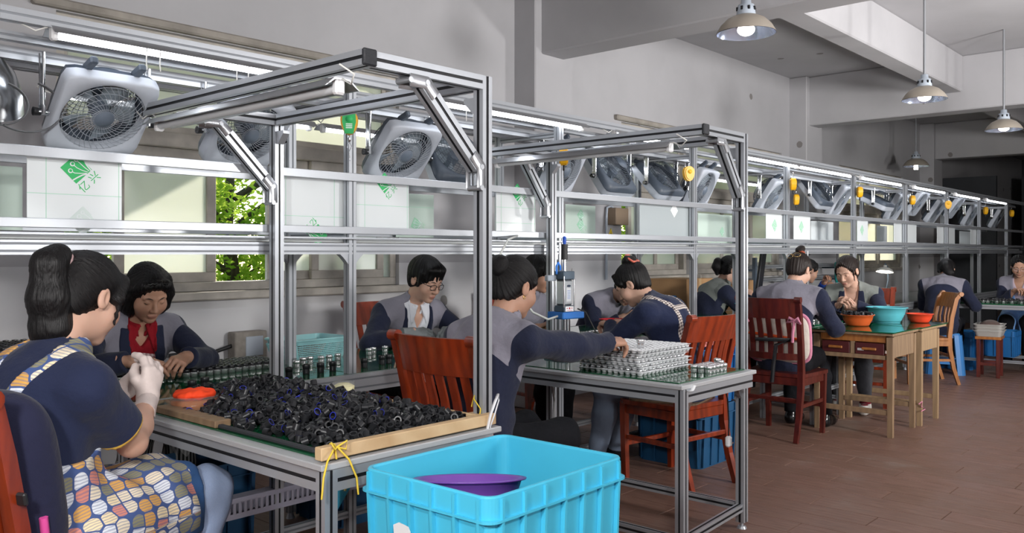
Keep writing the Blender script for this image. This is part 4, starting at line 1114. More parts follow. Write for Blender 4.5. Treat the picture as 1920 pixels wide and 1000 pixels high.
        m = np.minimum(np.where(L[:, 1] > .02, L[:, 2] + .185, L[:, 2] + .15 + 1.2 * L[:, 0] ** 2), sw + .012 - np.abs(L[:, 0]) + .25 * np.clip(L[:, 2] + .12, -.05, .1)) if yoke else np.full(len(V), -1.)
        if yoke: m = np.minimum(m, F.sample(np.minimum(Af[0], Af[1]), V) - F.sample(Tf, V) + .022)
        at = {'mask': m, 'uvw': V}
        if sleeve == 'short':
            mm = np.full(len(V), -1.)
            for i in range(2):
                c = SH[i] + (EL[i] - SH[i]) * .70; q = (V - c) @ unit(EL[i] - SH[i]); near = np.linalg.norm(V - c, axis=1) < .12
                mm = np.maximum(mm, np.where(near, q + .009, -1.))
            at['mask'] = mm
        nm = top or 'jacket'
        P.top = O(nm, np_mesh(nm, [(V, Q)], [top_mat], at), None, r)
        if inner is not None:
            S_ = Tf - .002; S_ = np.maximum(S_, -F.plane(H + np.array((0, 0, .02)), (0, 0, 1)))
            wv = .05 * np.clip(1 + ls / vd, 0, 1)
            S_ = np.maximum(S_, -np.maximum(np.abs(lx) - wv, .02 - lf)); cn = F.new(); F.cap(cn, Nn, Nn + tg(1) * .2, .05, .05, mg=.1); S_ = np.maximum(S_, -cn)
            S_ = np.maximum(S_, .0 - lf)
            Vi, Qi = F.poly(S_); O('shirt', np_mesh('shirt', [(Vi, Qi)], [inner], {'uvw': Vi}), None, r)
    if legs_mat is not None and build_legs:
        Lg = Lf - .012
        pel = np.maximum(Tf - .004, F.plane(H + np.array((0, 0, .1)), (0, 0, 1))); Lg = smin(Lg, pel, .04)
        for i in range(2): Lg = np.maximum(Lg, np.where(F.plane(FT[i], FT[i] - KN[i]) > -.0, np.where(np.abs(F.full()[0] - f4(FT[i][0])) < .09, F.plane(FT[i], FT[i] - KN[i]), -1), -1))
        X, Y, Z = F.full(); Lg = Lg + f4(.0035) * np.sin(42 * (Z * .7 + Y * .6 + X * .3) + 2.4 * np.sin(15 * (X + Y - Z))).astype(f4)
        V, Q = F.poly(Lg); O('trousers', np_mesh('trousers', [(V, Q)], [legs_mat], {'uvw': V}), None, r); P.Lg = Lg
    if shoes is not None:
        for i in range(2):
            f = FT[i]; Fs = Field(f + np.array((-.09, -.13, -.13)), f + np.array((.09, .24, .08)), .005); Ds = Fs.new()
            Fs.chain(Ds, (f + np.array((0, -.02, -.045)), f + np.array((0, .10, -.055)), f + np.array((0, .165, -.06))), (.040, .042, .034), k=.02); Fs.cap(Ds, f, f + np.array((0, 0, -.05)), .042, .042, k=.03)
            Ds = np.maximum(Ds, -(Fs.plane((0, 0, .004), (0, 0, 1)))); V, Q = Fs.poly(Ds)
            m = .072 - V[:, 2]; O('shoe', np_mesh('shoe', [(V, Q)], [shoes], {'mask': m, 'uvw': V}), None, r)
    if hair: hair(P, hair_m or HAIRK)
    return P

# ---- hair, in head coordinates
def hair_obj(P, name, F, D, m, tie=None, extra=None):
    V, Q = F.poly(D)
    c = np.array(tie if tie is not None else (0, -.02, .12)); ax = unit(c - np.array((0, 0, .02)))
    q = V - np.array((0, -.01, .02)); pr = q - np.outer(q @ ax, ax); st = pr / (np.linalg.norm(pr, axis=1, keepdims=True) + .012)
    if extra is not None: st = extra(V, st)
    W = (V * P.hs) @ P.Rh.T + P.Hc
    return O(name, np_mesh(name, [(W, Q)], [m], {'st': st}), None, P.root)
def cap_field(F, D, front=.0, side=0.0, thick=1.0, hairline=.07):
    F.ell(D, (0, -.016, .045), (.072 + .011 * thick, .092 + .010 * thick, .078 + .012 * thick)); F.ell(D, (0, -.05, -.02), (.062, .052, .062), k=.03)
    F.ell(D, (0, .125, -.035), (.074, .085, .117), k=.012, sub=True)
    F.cap(D, (0, -.03, -.09), (0, .02, -.18), .055, .06, k=.01, sub=True)
    for s in (-1, 1): F.ell(D, (s * .088, .004, -.012), (.03, .026, .034), k=.01, sub=True)
def gvec(P): return P.Rh.T @ np.array((0, 0, -1.0))
def hf(v=.0042, lo=(-.13, -.26, -.34), hi=(.13, .15, .2)): return Field(lo, hi, v)
def strands(F, D, tie, amp=.0022, n=34, cut=False):
    X, Y, Z = F.full(); c = unit(np.array(tie)); 
    x = unit(np.cross(c, (0, 1, .2))); y = np.cross(c, x); qx, qy, qz = X, Y + f4(.01), Z - f4(.02)
    a = np.arctan2(qx * f4(y[0]) + qy * f4(y[1]) + qz * f4(y[2]), qx * f4(x[0]) + qy * f4(x[1]) + qz * f4(x[2]))
    D = D + f4(amp) * np.sin(a * n + 3 * np.sin(a * 5)).astype(f4)
    if cut:
        F.ell(D, (0, .125, -.035), (.074, .085, .117), k=.006, sub=True)
        for s in (-1, 1): F.ell(D, (s * .088, .004, -.012), (.03, .026, .034), k=.006, sub=True)
    return D
def ring_mesh(P, name, pts, r, m, n=8, **kw):
    mb = MB(); mb.tube([tuple(P.Rh @ (np.array(p) * P.hs) + P.Hc) for p in pts], r, n, **kw); return O(name, mb, m, P.root)
def hp(P, p): return P.Rh @ (np.array(p, float) * P.hs) + P.Hc
# ------------------------------------------------------------------ hair styles
def h_ponytail(P, m):
    F = hf(); D = F.new(); cap_field(F, D, thick=1.15); g = gvec(P); tie = np.array((0, -.098, .072))
    for s in (-1, 1):
        F.cap(D, (s * .045, .068, .085), (s * .078, .04, .015), .016, .012, k=.02); F.cap(D, (s * .078, .045, .02), (s * .074, .05, -.06), .008, .003, k=.01)
    D = strands(F, D, tie, .0018, 40, False)
    hair_obj(P, 'hair', F, D, m, tie)
    F = hf(); D = F.new(); bk = np.array((0, -1.0, .05))
    p = [tie, tie + bk * .028 + g * -.006, tie + bk * .06 + g * .03, tie + bk * .06 + g * .12, tie + bk * .05 + g * .20, tie + bk * .03 + g * .262]
    F.chain(D, p, (.022, .030, .042, .052, .052, .034), k=.02)
    X, Y, Z = F.full(); w = np.arctan2(X, Y + f4(.15)); D = D + f4(.0009) * np.sin(w * 30).astype(f4)
    ex = lambda V, st: np.stack([V[:, 0] * 6, (V - np.outer(V @ g, g))[:, 1] * 6, V @ g * .25], 1)
    hair_obj(P, 'ponytail', F, D, m, tie, ex)
    a = np.linspace(0, 2 * math.pi, 13)[:-1]; n = unit(bk); x = np.array((1., 0, 0)); y = np.cross(n, x)
    ring_mesh(P, 'hair_tie', [tie + bk * .012 + .026 * (math.cos(t) * x + math.sin(t) * y) for t in a], .008, mat('dusty_pink_band', '#a58a8a', .8), loop=True)
def h_bob(P, m):
    F = hf(); D = F.new(); cap_field(F, D, thick=1.35)
    for s in (-1, 1): F.chain(D, ((s * .070, -.01, .06), (s * .083, -.005, .0), (s * .074, .0, -.06), (s * .062, .012, -.085)), (.030, .032, .030, .016), k=.03)
    F.ell(D, (0, -.07, -.02), (.082, .052, .085), k=.03)
    F.chain(D, ((-.074, .03, .045), (-.045, .068, .082), (0, .08, .094), (.045, .068, .082), (.074, .03, .045)), (.019,) * 5, k=.015)
    D = strands(F, D, (0, .02, .12), .0020, 44); hair_obj(P, 'hair', F, D, m, (0, .01, .12))
    b = []
    for i in range(26):
        t = -1 + 2 * i / 25; b.append((.072 * math.sin(t * 1.35), .02 + .072 * math.cos(t * 1.2) - .004, .055 + .052 * math.cos(t * 1.5) + .004 * (-1) ** i))
    ring_mesh(P, 'braid', b, .0085, m)
def h_short(P, m):
    F = hf(); D = F.new(); cap_field(F, D, thick=1.7)
    F.ell(D, (0, .052, .092), (.068, .045, .032), k=.02)
    for x, L in ((-.062, .05), (-.045, .055), (-.028, .052), (-.010, .042), (.010, .05), (.028, .062), (.046, .064), (.063, .055)): F.cap(D, (x * .9, .076 - abs(x) * .3, .086), (x * 1.08, .094 - abs(x) * .45, .086 - L), .016, .005, k=.008)
    for s in (-1, 1): F.cap(D, (s * .076, .03, .06), (s * .077, .028, -.02), .017, .006, k=.012)
    D = strands(F, D, (0, -.03, .12), .002, 30); hair_obj(P, 'hair', F, D, m, (0, -.03, .12))
def tied(P, m, tie=(0, -.1, .05), thick=1.1, part=True):
    F = hf(); D = F.new(); cap_field(F, D, thick=thick)
    if part:
        for s in (-1, 1): F.cap(D, (s * .010, .070, .108), (s * .074, .040, .035), .010, .008, k=.02)
    D = strands(F, D, tie, .0018, 38, True); hair_obj(P, 'hair', F, D, m, tie)
def bun(P, m, c, r, name='bun', seed=1):
    F = hf(lo=(-.13, -.22, -.12), hi=(.13, .1, .26)); D = F.new(); F.ell(D, c, r, k=.01); rr = random.Random(seed)
    for k in range(7): F.ell(D, np.array(c) + np.array([rr.uniform(-.6, .6) * q for q in (r if hasattr(r, '__len__') else (r, r, r))]), .022, k=.012)
    hair_obj(P, name, F, D, m, (0, -.1, .1), lambda V, st: (V - np.array(c)) * 8)
def h_lowbun(P, m):
    tied(P, m, (0, -.105, .055)); bun(P, m, (0, -.112, .068), (.044, .034, .044), 'scrunchie', 3)
def h_clipup(P, m):
    tied(P, m, (0, -.05, .135), 1.25); bun(P, m, (0, -.062, .128), (.036, .036, .028), 'bun', 5)
    g = mat('coral_clip', '#d9705c', .35)
    tri = [(-.042, -.095, .102), (.040, -.098, .100), (.030, -.075, .142), (0, -.06, .162), (-.03, -.075, .142)]
    ring_mesh(P, 'hair_clip', tri, .007, g, loop=True); ring_mesh(P, 'clip_bow', [(-.02, -.07, .158), (0, -.066, .166), (.022, -.07, .158)], [.010, .007, .012], g)
def h_topknot(P, m):
    tied(P, HAIRB, (0, -.02, .14), 1.1); bun(P, HAIRB, (0, -.035, .155), (.027, .027, .036), 'topknot', 8)
    ring_mesh(P, 'hair_band', [(.027 * math.cos(t), -.033 + .027 * math.sin(t), .135) for t in (6.283 * k / 10 for k in range(10))], .010, mat('orange_band', '#8e3b1c', .6), loop=True)
    gd = mat('gold_clip', '#cfae72', .25, .9)
    for cx, w in ((-.027, 1), (.028, 1.15)):
        ring_mesh(P, 'hair_clip', [(cx + .026 * w * math.cos(t), -.116 + .012 * abs(cx + .026 * w * math.cos(t)) * 12 * .3, .068 + .017 * math.sin(t) + .01 * (cx > 0)) for t in (6.283 * k / 6 for k in range(6))], .0022, gd, 6, loop=True)
def h_pony2(P, m, mm=None):
    tied(P, m, (0, -.105, .03)); g = gvec(P); F = hf(); D = F.new(); t = np.array((0, -.105, .03)); b = np.array((0, -1., 0))
    F.chain(D, [t, t + b * .035, t + b * .05 + g * .05, t + b * .045 + g * .11], (.02, .034, .040, .018), k=.02); hair_obj(P, 'ponytail', F, D, m, t, lambda V, st: np.stack([V[:, 0] * 8, V[:, 1] * 8, V[:, 2] * .5], 1))
    ring_mesh(P, 'hair_tie', [t + b * .01 + np.array((.022 * math.cos(q), 0, .022 * math.sin(q))) for q in (6.283 * k / 10 for k in range(10))], .006, BLACKP, loop=True)
def h_back(P, m):
    tied(P, HAIRB, (0, -.1, .05)); g = gvec(P); F = hf(); D = F.new(); t = np.array((0, -.10, .03))
    F.chain(D, [t, t + np.array((-.01, -.03, 0)), t + np.array((-.02, -.03, 0)) + g * .08, t + np.array((-.02, -.02, 0)) + g * .18], (.02, .032, .036, .014), k=.02)
    for s in (-1, 1): F.cap(D, (s * .074, .045, .03), (s * .07, .05, -.06), .007, .003, k=.01)
    hair_obj(P, 'ponytail', F, D, HAIRB, t, lambda V, st: np.stack([V[:, 0] * 8, V[:, 1] * 8, V[:, 2] * .5], 1))
def h_loose(P, m):
    tied(P, m, (0, -.04, .13), 1.2); g = gvec(P); F = hf(); D = F.new()
    F.chain(D, [(0.0, -.07, .04), (.02, -.10, -.03), (.055, -.09, -.09), np.array((.06, -.07, -.06)) + g * .13], (.06, .055, .045, .012), k=.03); F.chain(D, [(-.05, -.06, .03), (-.06, -.06, -.05)], (.04, .02), k=.03)
    hair_obj(P, 'loose_hair', F, D, m, (0, -.04, .13), lambda V, st: np.stack([V[:, 0] * 8, V[:, 1] * 8, V[:, 2] * .5], 1))

def band(P, D, name, m, parent=None):
    V, Q = P.F.poly(D); L = (V - P.N) @ P.RN
    return O(name, np_mesh(name, [(V, Q)], [m], {'uvw': np.stack([L[:, 0], L[:, 2], L[:, 1]], 1), 'mask': np.full(len(V), -1.)}), None, parent or P.root)
def lapels(P, m, w0, w1, L0, L1, dx=.02, name='lapel'):
    """turned-down collar leaves lying on the chest: shell over the jacket between two lines"""
    for s in (-1, 1):
        x = P.lx * s; t = np.clip((-P.ls + L0) / (L1 + L0), 0, 1); inn = .045 + (w0 - .045) * t
        D = np.maximum.reduce([P.J - .006, np.abs(x - (inn + dx)) - (.030 - .012 * t), P.ls - L0, -L1 - P.ls, -.02 - P.lf]); band(P, D, name, m)

def collar(P, m, r=.070):
    F = P.F; D = F.new(); t = P.RN[:, 2]; F.cap(D, P.N - t * .015, P.N + t * .05 + P.RN @ np.array((0, .004, 0)), r + .004, r - .008, k=.01); c = F.new(); F.cap(c, P.N - t * .1, P.N + t * .2, r - .010, r - .013, mg=.1, k=.004); D = np.maximum(D, -c)
    D = np.maximum(D, -np.maximum(np.abs(P.lx) - np.clip(.012 + (P.ls + .01) * .35, .004, .05), .01 - P.lf)); D = np.maximum(D, P.ls - .042)
    band(P, D, 'shirt_collar', m)
    for s in (-1, 1):
        x = P.lx * s; D = np.maximum.reduce([np.minimum(P.J, P.Tf - .002) - .007, .014 - .45 * (P.ls - .02) - x, x - .064 - .1 * P.ls, P.ls - .035, -.062 - P.ls - .5 * (x - .045), .02 - P.lf]); band(P, D, 'collar_leaf', m)
def chest_mark(P, x, s, polys, mats):
    f = np.linspace(.25, .0, 126); pts = P.N + np.outer(np.full(126, x), P.RN[:, 0]) + np.outer(f, P.RN[:, 1]) + np.outer(np.full(126, s), P.RN[:, 2]); d = P.F.sample(P.J, pts)
    k = int(np.argmax(d < 0)); k2 = k
    f2 = np.linspace(.25, .0, 126); pts2 = pts + np.outer(np.ones(126), P.RN[:, 2]) * -.02; k2 = int(np.argmax(P.F.sample(P.J, pts2) < 0)); pts3 = pts + np.outer(np.ones(126), P.RN[:, 0]) * .02; k3 = int(np.argmax(P.F.sample(P.J, pts3) < 0))
    p = pts[k]; u = unit(pts3[k3] - p); w = unit(p - pts2[k2]); n = np.cross(u, w); w = np.cross(n, u) * -1 if False else w
    n = -n if n @ P.RN[:, 1] < 0 else n; p = p + n * .004
    M = Matrix(((u[0], w[0], n[0], p[0]), (u[1], w[1], n[1], p[1]), (u[2], w[2], n[2], p[2]), (0, 0, 0, 1))); mb = MB()
    for poly, mi in polys: mb.prism([(a * .001, b * .001) for a, b in poly], -.002, .001, mi, M)
    O('chest_emblem', mb, mats, P.root)
# ------------------------------------------------------------------ the workers
# 1: nearest woman
P1 = person('woman with ponytail, navy polo and leaf print apron, wearing white gloves', (.878, 2.43), 22, N=(0, .005, .458), mid=(0, -.055, .25), hz=.55, sc_=.97, wide=.94, head=(-.02, .42, -.05), wl=(1.20, 2.73, .86), wr=(1.195, 2.56, .85),
            hpose=('pinch', 'point'), hdir=((.55, -.25, .6), (.35, .35, .85)), palm=((.1, -.9, -.3), (-.2, .95, .1)), poles=((-.5, -.2, -.9), (.30, .0, -1)), v=.0062, top='polo_shirt', top_mat=NAVYT, sleeve='short', hem=-.06, yoke=False,
            legs_mat=DENIM, knees=((-.12, .44, .53), (.13, .45, .555)), feet=((-.10, .42, .09), (.16, .30, .09)), shoes=BLACKTR, hair=h_ponytail, gloves=(LATEX, LATEX), bust=1, neck=.108, wr_amp=.004)
def apron1(P):
    X, Y, Z = P.F.full(); hz = .56
    A = smin(P.Tf - .020, P.Lf - .026, .10)
    for s in (-1, 1): P.F.ell(A, (s * .15, .13, hz - .05), (.07, .23, .10), k=.05); 
    P.F.ell(A, (0, .17, hz + .05), (.15, .16, .06), k=.05); P.F.ell(A, (.05, .30, hz + .08), (.13, .10, .045), k=.04)
    A = A + f4(.007) * np.sin(30 * (X * .8 + Y * .9) + 3 * np.sin(9 * (Y - X + Z))).astype(f4)
    hemz = hz - .135 + .06 * np.clip((Y - .1) / .3, 0, 1)
    D = np.maximum.reduce([A, hemz - Z + 0 * X, Z - (hz + .20 + .25 * np.clip(Y + .02, 0, .12)) + 0 * X, Y - .40 + .25 * np.abs(X) + 0 * Z, -.12 - Y + 0 * X + 0 * Z])
    V, Q = P.F.poly(D)
    hz_ = hz - .135 + .06 * np.clip((V[:, 1] - .1) / .3, 0, 1); m = np.maximum(hz_ + .028 - V[:, 2], V[:, 1] - (.365 - .25 * np.abs(V[:, 0])))
    u = np.stack([V[:, 1] * 1.0 + .15 * V[:, 0], V[:, 2] - V[:, 0] * .75 * (V[:, 2] > hz - .02), V[:, 0] * 0], 1)
    O('apron', np_mesh('apron', [(V, Q)], [LEAFP], {'uvw': u, 'mask': m}), None, P.root)
    for s in (-1, 1):
        xs = np.interp(-P.ls, (-.1, 0, .13, .32), (.075, .09, .035, .075)).astype(f4)
        D = np.maximum.reduce([P.J - .005, np.abs(P.lx - s * xs) - .021, -.36 - P.ls, P.lf - .06])
        band(P, D, 'apron_strap', LEAFP)
    D = np.maximum.reduce([P.J - .0055, np.abs(P.ls + .145) - .020, np.abs(P.lx) - .05, P.lf + .0]); band(P, D, 'strap_link', LEAFP)
apron1(P1)
# 2: woman with bob across the line
P2 = person('woman with bobbed hair and braided fringe, jacket over red shirt, sorting fittings', (1.755, 4.03), -92, N=(0, .18, .45), mid=(0, .05, .25), head=(.0, .52, .03), wl=(1.80, 3.50, .845), wr=(1.575, 3.53, .845), hpose=('pinch', 'rest'), hdir=((-.75, -.6, -.1), (.8, -.5, -.1)),
            palm=((-.3, .3, -.9), (.2, .2, -.95)), poles=((-.9, -.2, -.5), (.9, -.2, -.5)), top_mat=JACKET, wedge=(.062, .055, .3), inner=REDSH, skin=SKIN2, hair=h_bob, bust=1, v=.0062, build_legs=True, legs_mat=GINGK, vd=.06)
collar(P2, REDSH); lapels(P2, JACKET, .07, .1, .02, .14)
D = np.maximum.reduce([P2.Tf - .006, np.abs(P2.lx) - .085, P2.ls + .075, -.40 - P2.ls, .03 - P2.lf]); band(P2, D, 'gingham_bib', GINGR)
chest_mark(P2, .105, -.115, [([(-14, 2), (-9, 2), (-5, -5), (6, 8), (9, 5), (-5, -11)], 0), ([(10, 2), (20, 2), (20, 10), (10, 10)], 1), ([(22, 2), (30, 2), (30, 10), (22, 10)], 1)], [mat('emblem_green', '#5fb43a', .6), mat('emblem_blue', '#4d5fa8', .6)])
# 3: man with glasses
P3 = person('young man with black glasses, navy jacket over white shirt and grey gloves', (3.42, 4.02), -97, N=(0, .17, .455), mid=(0, .06, .25), head=(.20, .42, .0), wl=(3.45, 3.56, .85), wr=(3.20, 3.64, .845), hpose=('pinch', 'rest'), hdir=((-.85, -.35, .0), (.9, -.25, .0)), palm=((-.2, .3, -.9), (.1, .4, -.9)), poles=((-.9, -.1, -.5), (.95, .1, -.6)),
            top_mat=JACKET, wedge=(.090, .050, .3), inner=WHITESH, hair=h_short, gloves=(GLOVEG, GLOVEG), legs_mat=BLACKTR, wide=1.08, headscale=1.04, cuff=.62)
lapels(P3, JACKET, .075, .1, .02, .15); collar(P3, WHITESH)
chest_mark(P3, .115, -.11, [([(-14, -8), (14, -8), (14, 8), (-14, 8)], 0)], [mat('badge_blue', '#5a84c8', .5)])
def glasses(P, m=BLACKP, w=.021, h=.015):
    for s in (-1, 1):
        ring_mesh(P, 'spectacle_rim', [(s * .032 + w * math.copysign(abs(math.cos(t)) ** .6, math.cos(t)), .104 - .25 * max(0, abs(s * .032 + w * math.cos(t)) - .03), .004 + h * math.copysign(abs(math.sin(t)) ** .6, math.sin(t))) for t in (6.283 * k / 16 for k in range(16))], .0019, m, 6, loop=True)
        ring_mesh(P, 'spectacle_temple', [(s * .054, .097, .010), (s * .074, .06, .012), (s * .080, -.005, .008)], .0018, m, 6)
    ring_mesh(P, 'spectacle_bridge', [(-.011, .104, .008), (0, .107, .010), (.011, .104, .008)], .0017, m, 6)
glasses(P3)
# 4: woman reaching to the trays
P4 = person('woman with scrunchie bun in grey and navy jacket reaching for the white trays', (2.40, 2.345), 0, N=(0, .125, .465), mid=(0, .02, .26), head=(-.05, .30, 0), wl=(2.78, 2.62, .84), wr=(3.055, 2.13, .905), hpose=('pinch', 'point'), hdir=(None, (1, -.05, .02)), palm=((0, 0, -1), (.05, .2, -1)), poles=((-.7, -.2, -.7), (.6, -.1, -.8)),
            top_mat=JACKET, legs_mat=BLACKTR, hair=h_lowbun, skin=SKIN2, v=.0062, hem=-.13, cuff=.97, wr_amp=.006)
O('earring', MB().tube([tuple(hp(P4, (.079 + .0, -.012 + .006 * math.cos(t), -.036 + .007 * math.sin(t)))) for t in (6.283 * k / 10 for k in range(10))], .0015, 6, loop=True), mat('gold', '#d8b15a', .2, 1), P4.root)
# 5, 6: behind the line
person('worker half hidden behind the second gantry back post and the air press', (4.47, 4.02), -90, N=(0, .14, .46), mid=(0, .04, .25), head=(.3, .3, 0), wl=(4.55, 3.66, .80), wr=(4.3, 3.66, .80), top_mat=JACKET, hair=h_short, skin=SKIN2, legs_mat=BLACKTR, v=.009)
person('worker bent low in navy jacket, head hidden behind the woman with coral clip', (5.42, 4.05), -100, N=(0, .24, .41), mid=(0, .07, .25), head=(0, .9, 0), wl=(5.5, 3.62, .82), wr=(5.2, 3.6, .82), top_mat=JACKET, hair=tied, legs_mat=BLACKTR, v=.009)
# 7: woman with gingham straps
P7 = person('woman from behind with coral hair clip, navy polo and gingham apron straps', (4.275, 2.56), 95, N=(0, .17, .455), mid=(0, .03, .26), head=(.12, .62, -.05), wl=(4.22, 3.0, .86), wr=(4.44, 3.02, .86), hpose=('pinch', 'pinch'), hdir=((.3, .9, .1), (-.3, .9, .1)), poles=((-.8, -.1, -.6), (.8, -.1, -.6)),
            top='polo_shirt', top_mat=NAVYP, yoke=False, legs_mat=DENIMD, hair=h_clipup, wide=1.08, knees=((-.12, .42, .50), (.12, .42, .50)), feet=((-.16, .46, .09), (.12, .5, .09)), shoes=BLACKTR, v=.0066)
def straps7(P):
    for s in (-1, 1):
        xs = np.interp(-P.ls, (-.1, 0, .12, .32), (.07, .115, .06, .11)).astype(f4)
        D = np.maximum.reduce([P.J - .005, np.abs(P.lx - s * xs) - .016, -.33 - P.ls, P.lf - .06]); band(P, D, 'apron_strap', GINGB)
    D = np.maximum.reduce([P.J - .0055, np.abs(P.ls + .125) - .016, np.abs(P.lx) - .07, P.lf]); band(P, D, 'strap_link', GINGB)
straps7(P7)
# 8: profile woman
person('woman with low ponytail in olive grey jacket, seen from the side beside the cartons', (6.88, 3.86), -32, N=(0, .14, .46), mid=(0, .02, .25), head=(0, .40, 0), wl=(7.20, 3.78, .90), wr=(7.18, 3.6, .90), poles=((-.6, -.2, -.7), (.6, -.2, -.7)), top_mat=JACKETG, hair=h_pony2, legs_mat=BLACKTR, v=.009)
# 9: woman from behind at the chair with pink bows
P9 = person('woman from behind with topknot and gold hair clip on chair with pink bows', (5.90, 2.67), 2, N=(0, .12, .475), mid=(0, .02, .27), head=(-.12, .42, 0), wl=(6.25, 2.78, .86), wr=(6.26, 2.58, .86), poles=((-.55, -.1, -.8), (.6, .0, -.8)), top_mat=JACKET, hair=h_topknot, legs_mat=BLACKTR, wide=1.22, sc_=1.03, hem=-.16,
            feet=((-.10, .36, .09), (.14, .40, .09)), shoes=mat('black_shiny_shoe', '#101012', .2), v=.0075)
# 10: worker in blue
person('worker in blue shirt holding a teal power screwdriver, behind the woman with gold clip', (8.80, 3.95), -60, N=(0, .12, .42), mid=(0, .02, .24), head=(.5, .35, 0), wl=(9.05, 3.66, .98), wr=(8.86, 3.55, .92), top='shirt', top_mat=BLUESH, yoke=False, hair=tied, skin=SKIN2, legs_mat=BLACKTR, v=.01)
# 11: woman facing the viewer
P11 = person('woman facing the viewer in olive grey and navy jacket behind the teal bowl', (7.45, 2.76), 196, N=(0, .15, .46), mid=(0, .03, .25), head=(-.33, .42, .05), wl=(7.08, 2.62, .87), wr=(7.06, 2.74, .86), hpose=('pinch', 'pinch'), hdir=((-.3, .7, .5), (-.4, -.6, .5)), poles=((-.9, -.1, -.5), (.9, -.1, -.5)),
             palm=((.3, .6, -.6), (.2, -.6, -.6)), top_mat=JACKETG, wedge=(.06, .045, .25), inner=SKIN, hair=h_back, legs_mat=GREYTR, knees=((-.10, .36, .50), (.13, .36, .50)), feet=((-.12, .40, .09), (.10, .26, .09)), shoes=cloth_mat('white_canvas_shoe', '#7a1f2c', '#e2ded8'), bust=1, v=.007, wide=1.05, headscale=1.02)
D = np.maximum.reduce([P11.Tf - .005, np.abs(P11.lx) - .10, P11.ls + .165, -.36 - P11.ls, .02 - P11.lf]); band(P11, D, 'camisole', REDSH)
lapels(P11, JACKETG, .085, .1, .02, .15)
chest_mark(P11, .10, -.12, [([(-22, -5), (-8, -5), (-8, 5), (-22, 5)], 0), ([(-4, -5), (8, -5), (8, 5), (-4, 5)], 0), ([(11, -5), (22, -5), (22, 5), (11, 5)], 0)], [mat('badge_blue', '#5a84c8', .5)])
# 12, 13
person('woman from behind with loose black hair on a blue plastic stool', (9.93, 2.74), 8, N=(0, .20, .45), mid=(0, .06, .26), head=(-.05, .7, 0), wl=(10.30, 2.84, .84), wr=(10.32, 2.66, .84), poles=((-.6, 0, -.8), (.6, 0, -.8)), top_mat=JACKET, hair=h_loose, legs_mat=BLACKTR, wide=1.12, hem=-.14, v=.009)
P13 = person('woman with glasses and light blue apron at the right edge of the picture', (11.30, 2.27), 186, N=(0, .14, .46), mid=(0, .03, .25), head=(.1, .35, 0), wl=(10.92, 2.05, .87), wr=(10.9, 2.25, .87), hdir=((-.4, .7, .2), (-.4, -.6, .2)), top_mat=JACKET, wedge=(.06, .05, .2), inner=PINKSH, skin=SKIN2, hair=tied, legs_mat=BLACKTR, v=.008)
glasses(P13, mat('pale_rim', '#b8aeb4', .3, .5))
APB = mat('light_blue_apron', '#6f9bd2', .55, 0, .12, 12, .4, 14)
D = np.maximum.reduce([P13.J - .006, np.abs(P13.lx) - .11, P13.ls + .13, -.45 - P13.ls, .02 - P13.lf]); band(P13, D, 'apron_bib', APB)
X, Y, Z = P13.F.full(); D = np.maximum.reduce([smin(P13.Tf - .02, P13.Lf - .022, .1), .40 - Z + 0 * X + 0 * Y, Z - .66 + 0 * X + 0 * Y, Y - .42 + 0 * X + 0 * Z, -.1 - Y + 0 * X + 0 * Z]); band(P13, D, 'apron_skirt', APB)
# ------------------------------------------------------------------ helper: where a picture point lies on a level plane
def at(px, py, z):
    r = (px - 960) / 1610; d = (z - 1.29) / ((475 - py) / 1610)
    return ((math.cos(TH) + r * math.sin(TH)) * d, (math.sin(TH) - r * math.cos(TH)) * d)
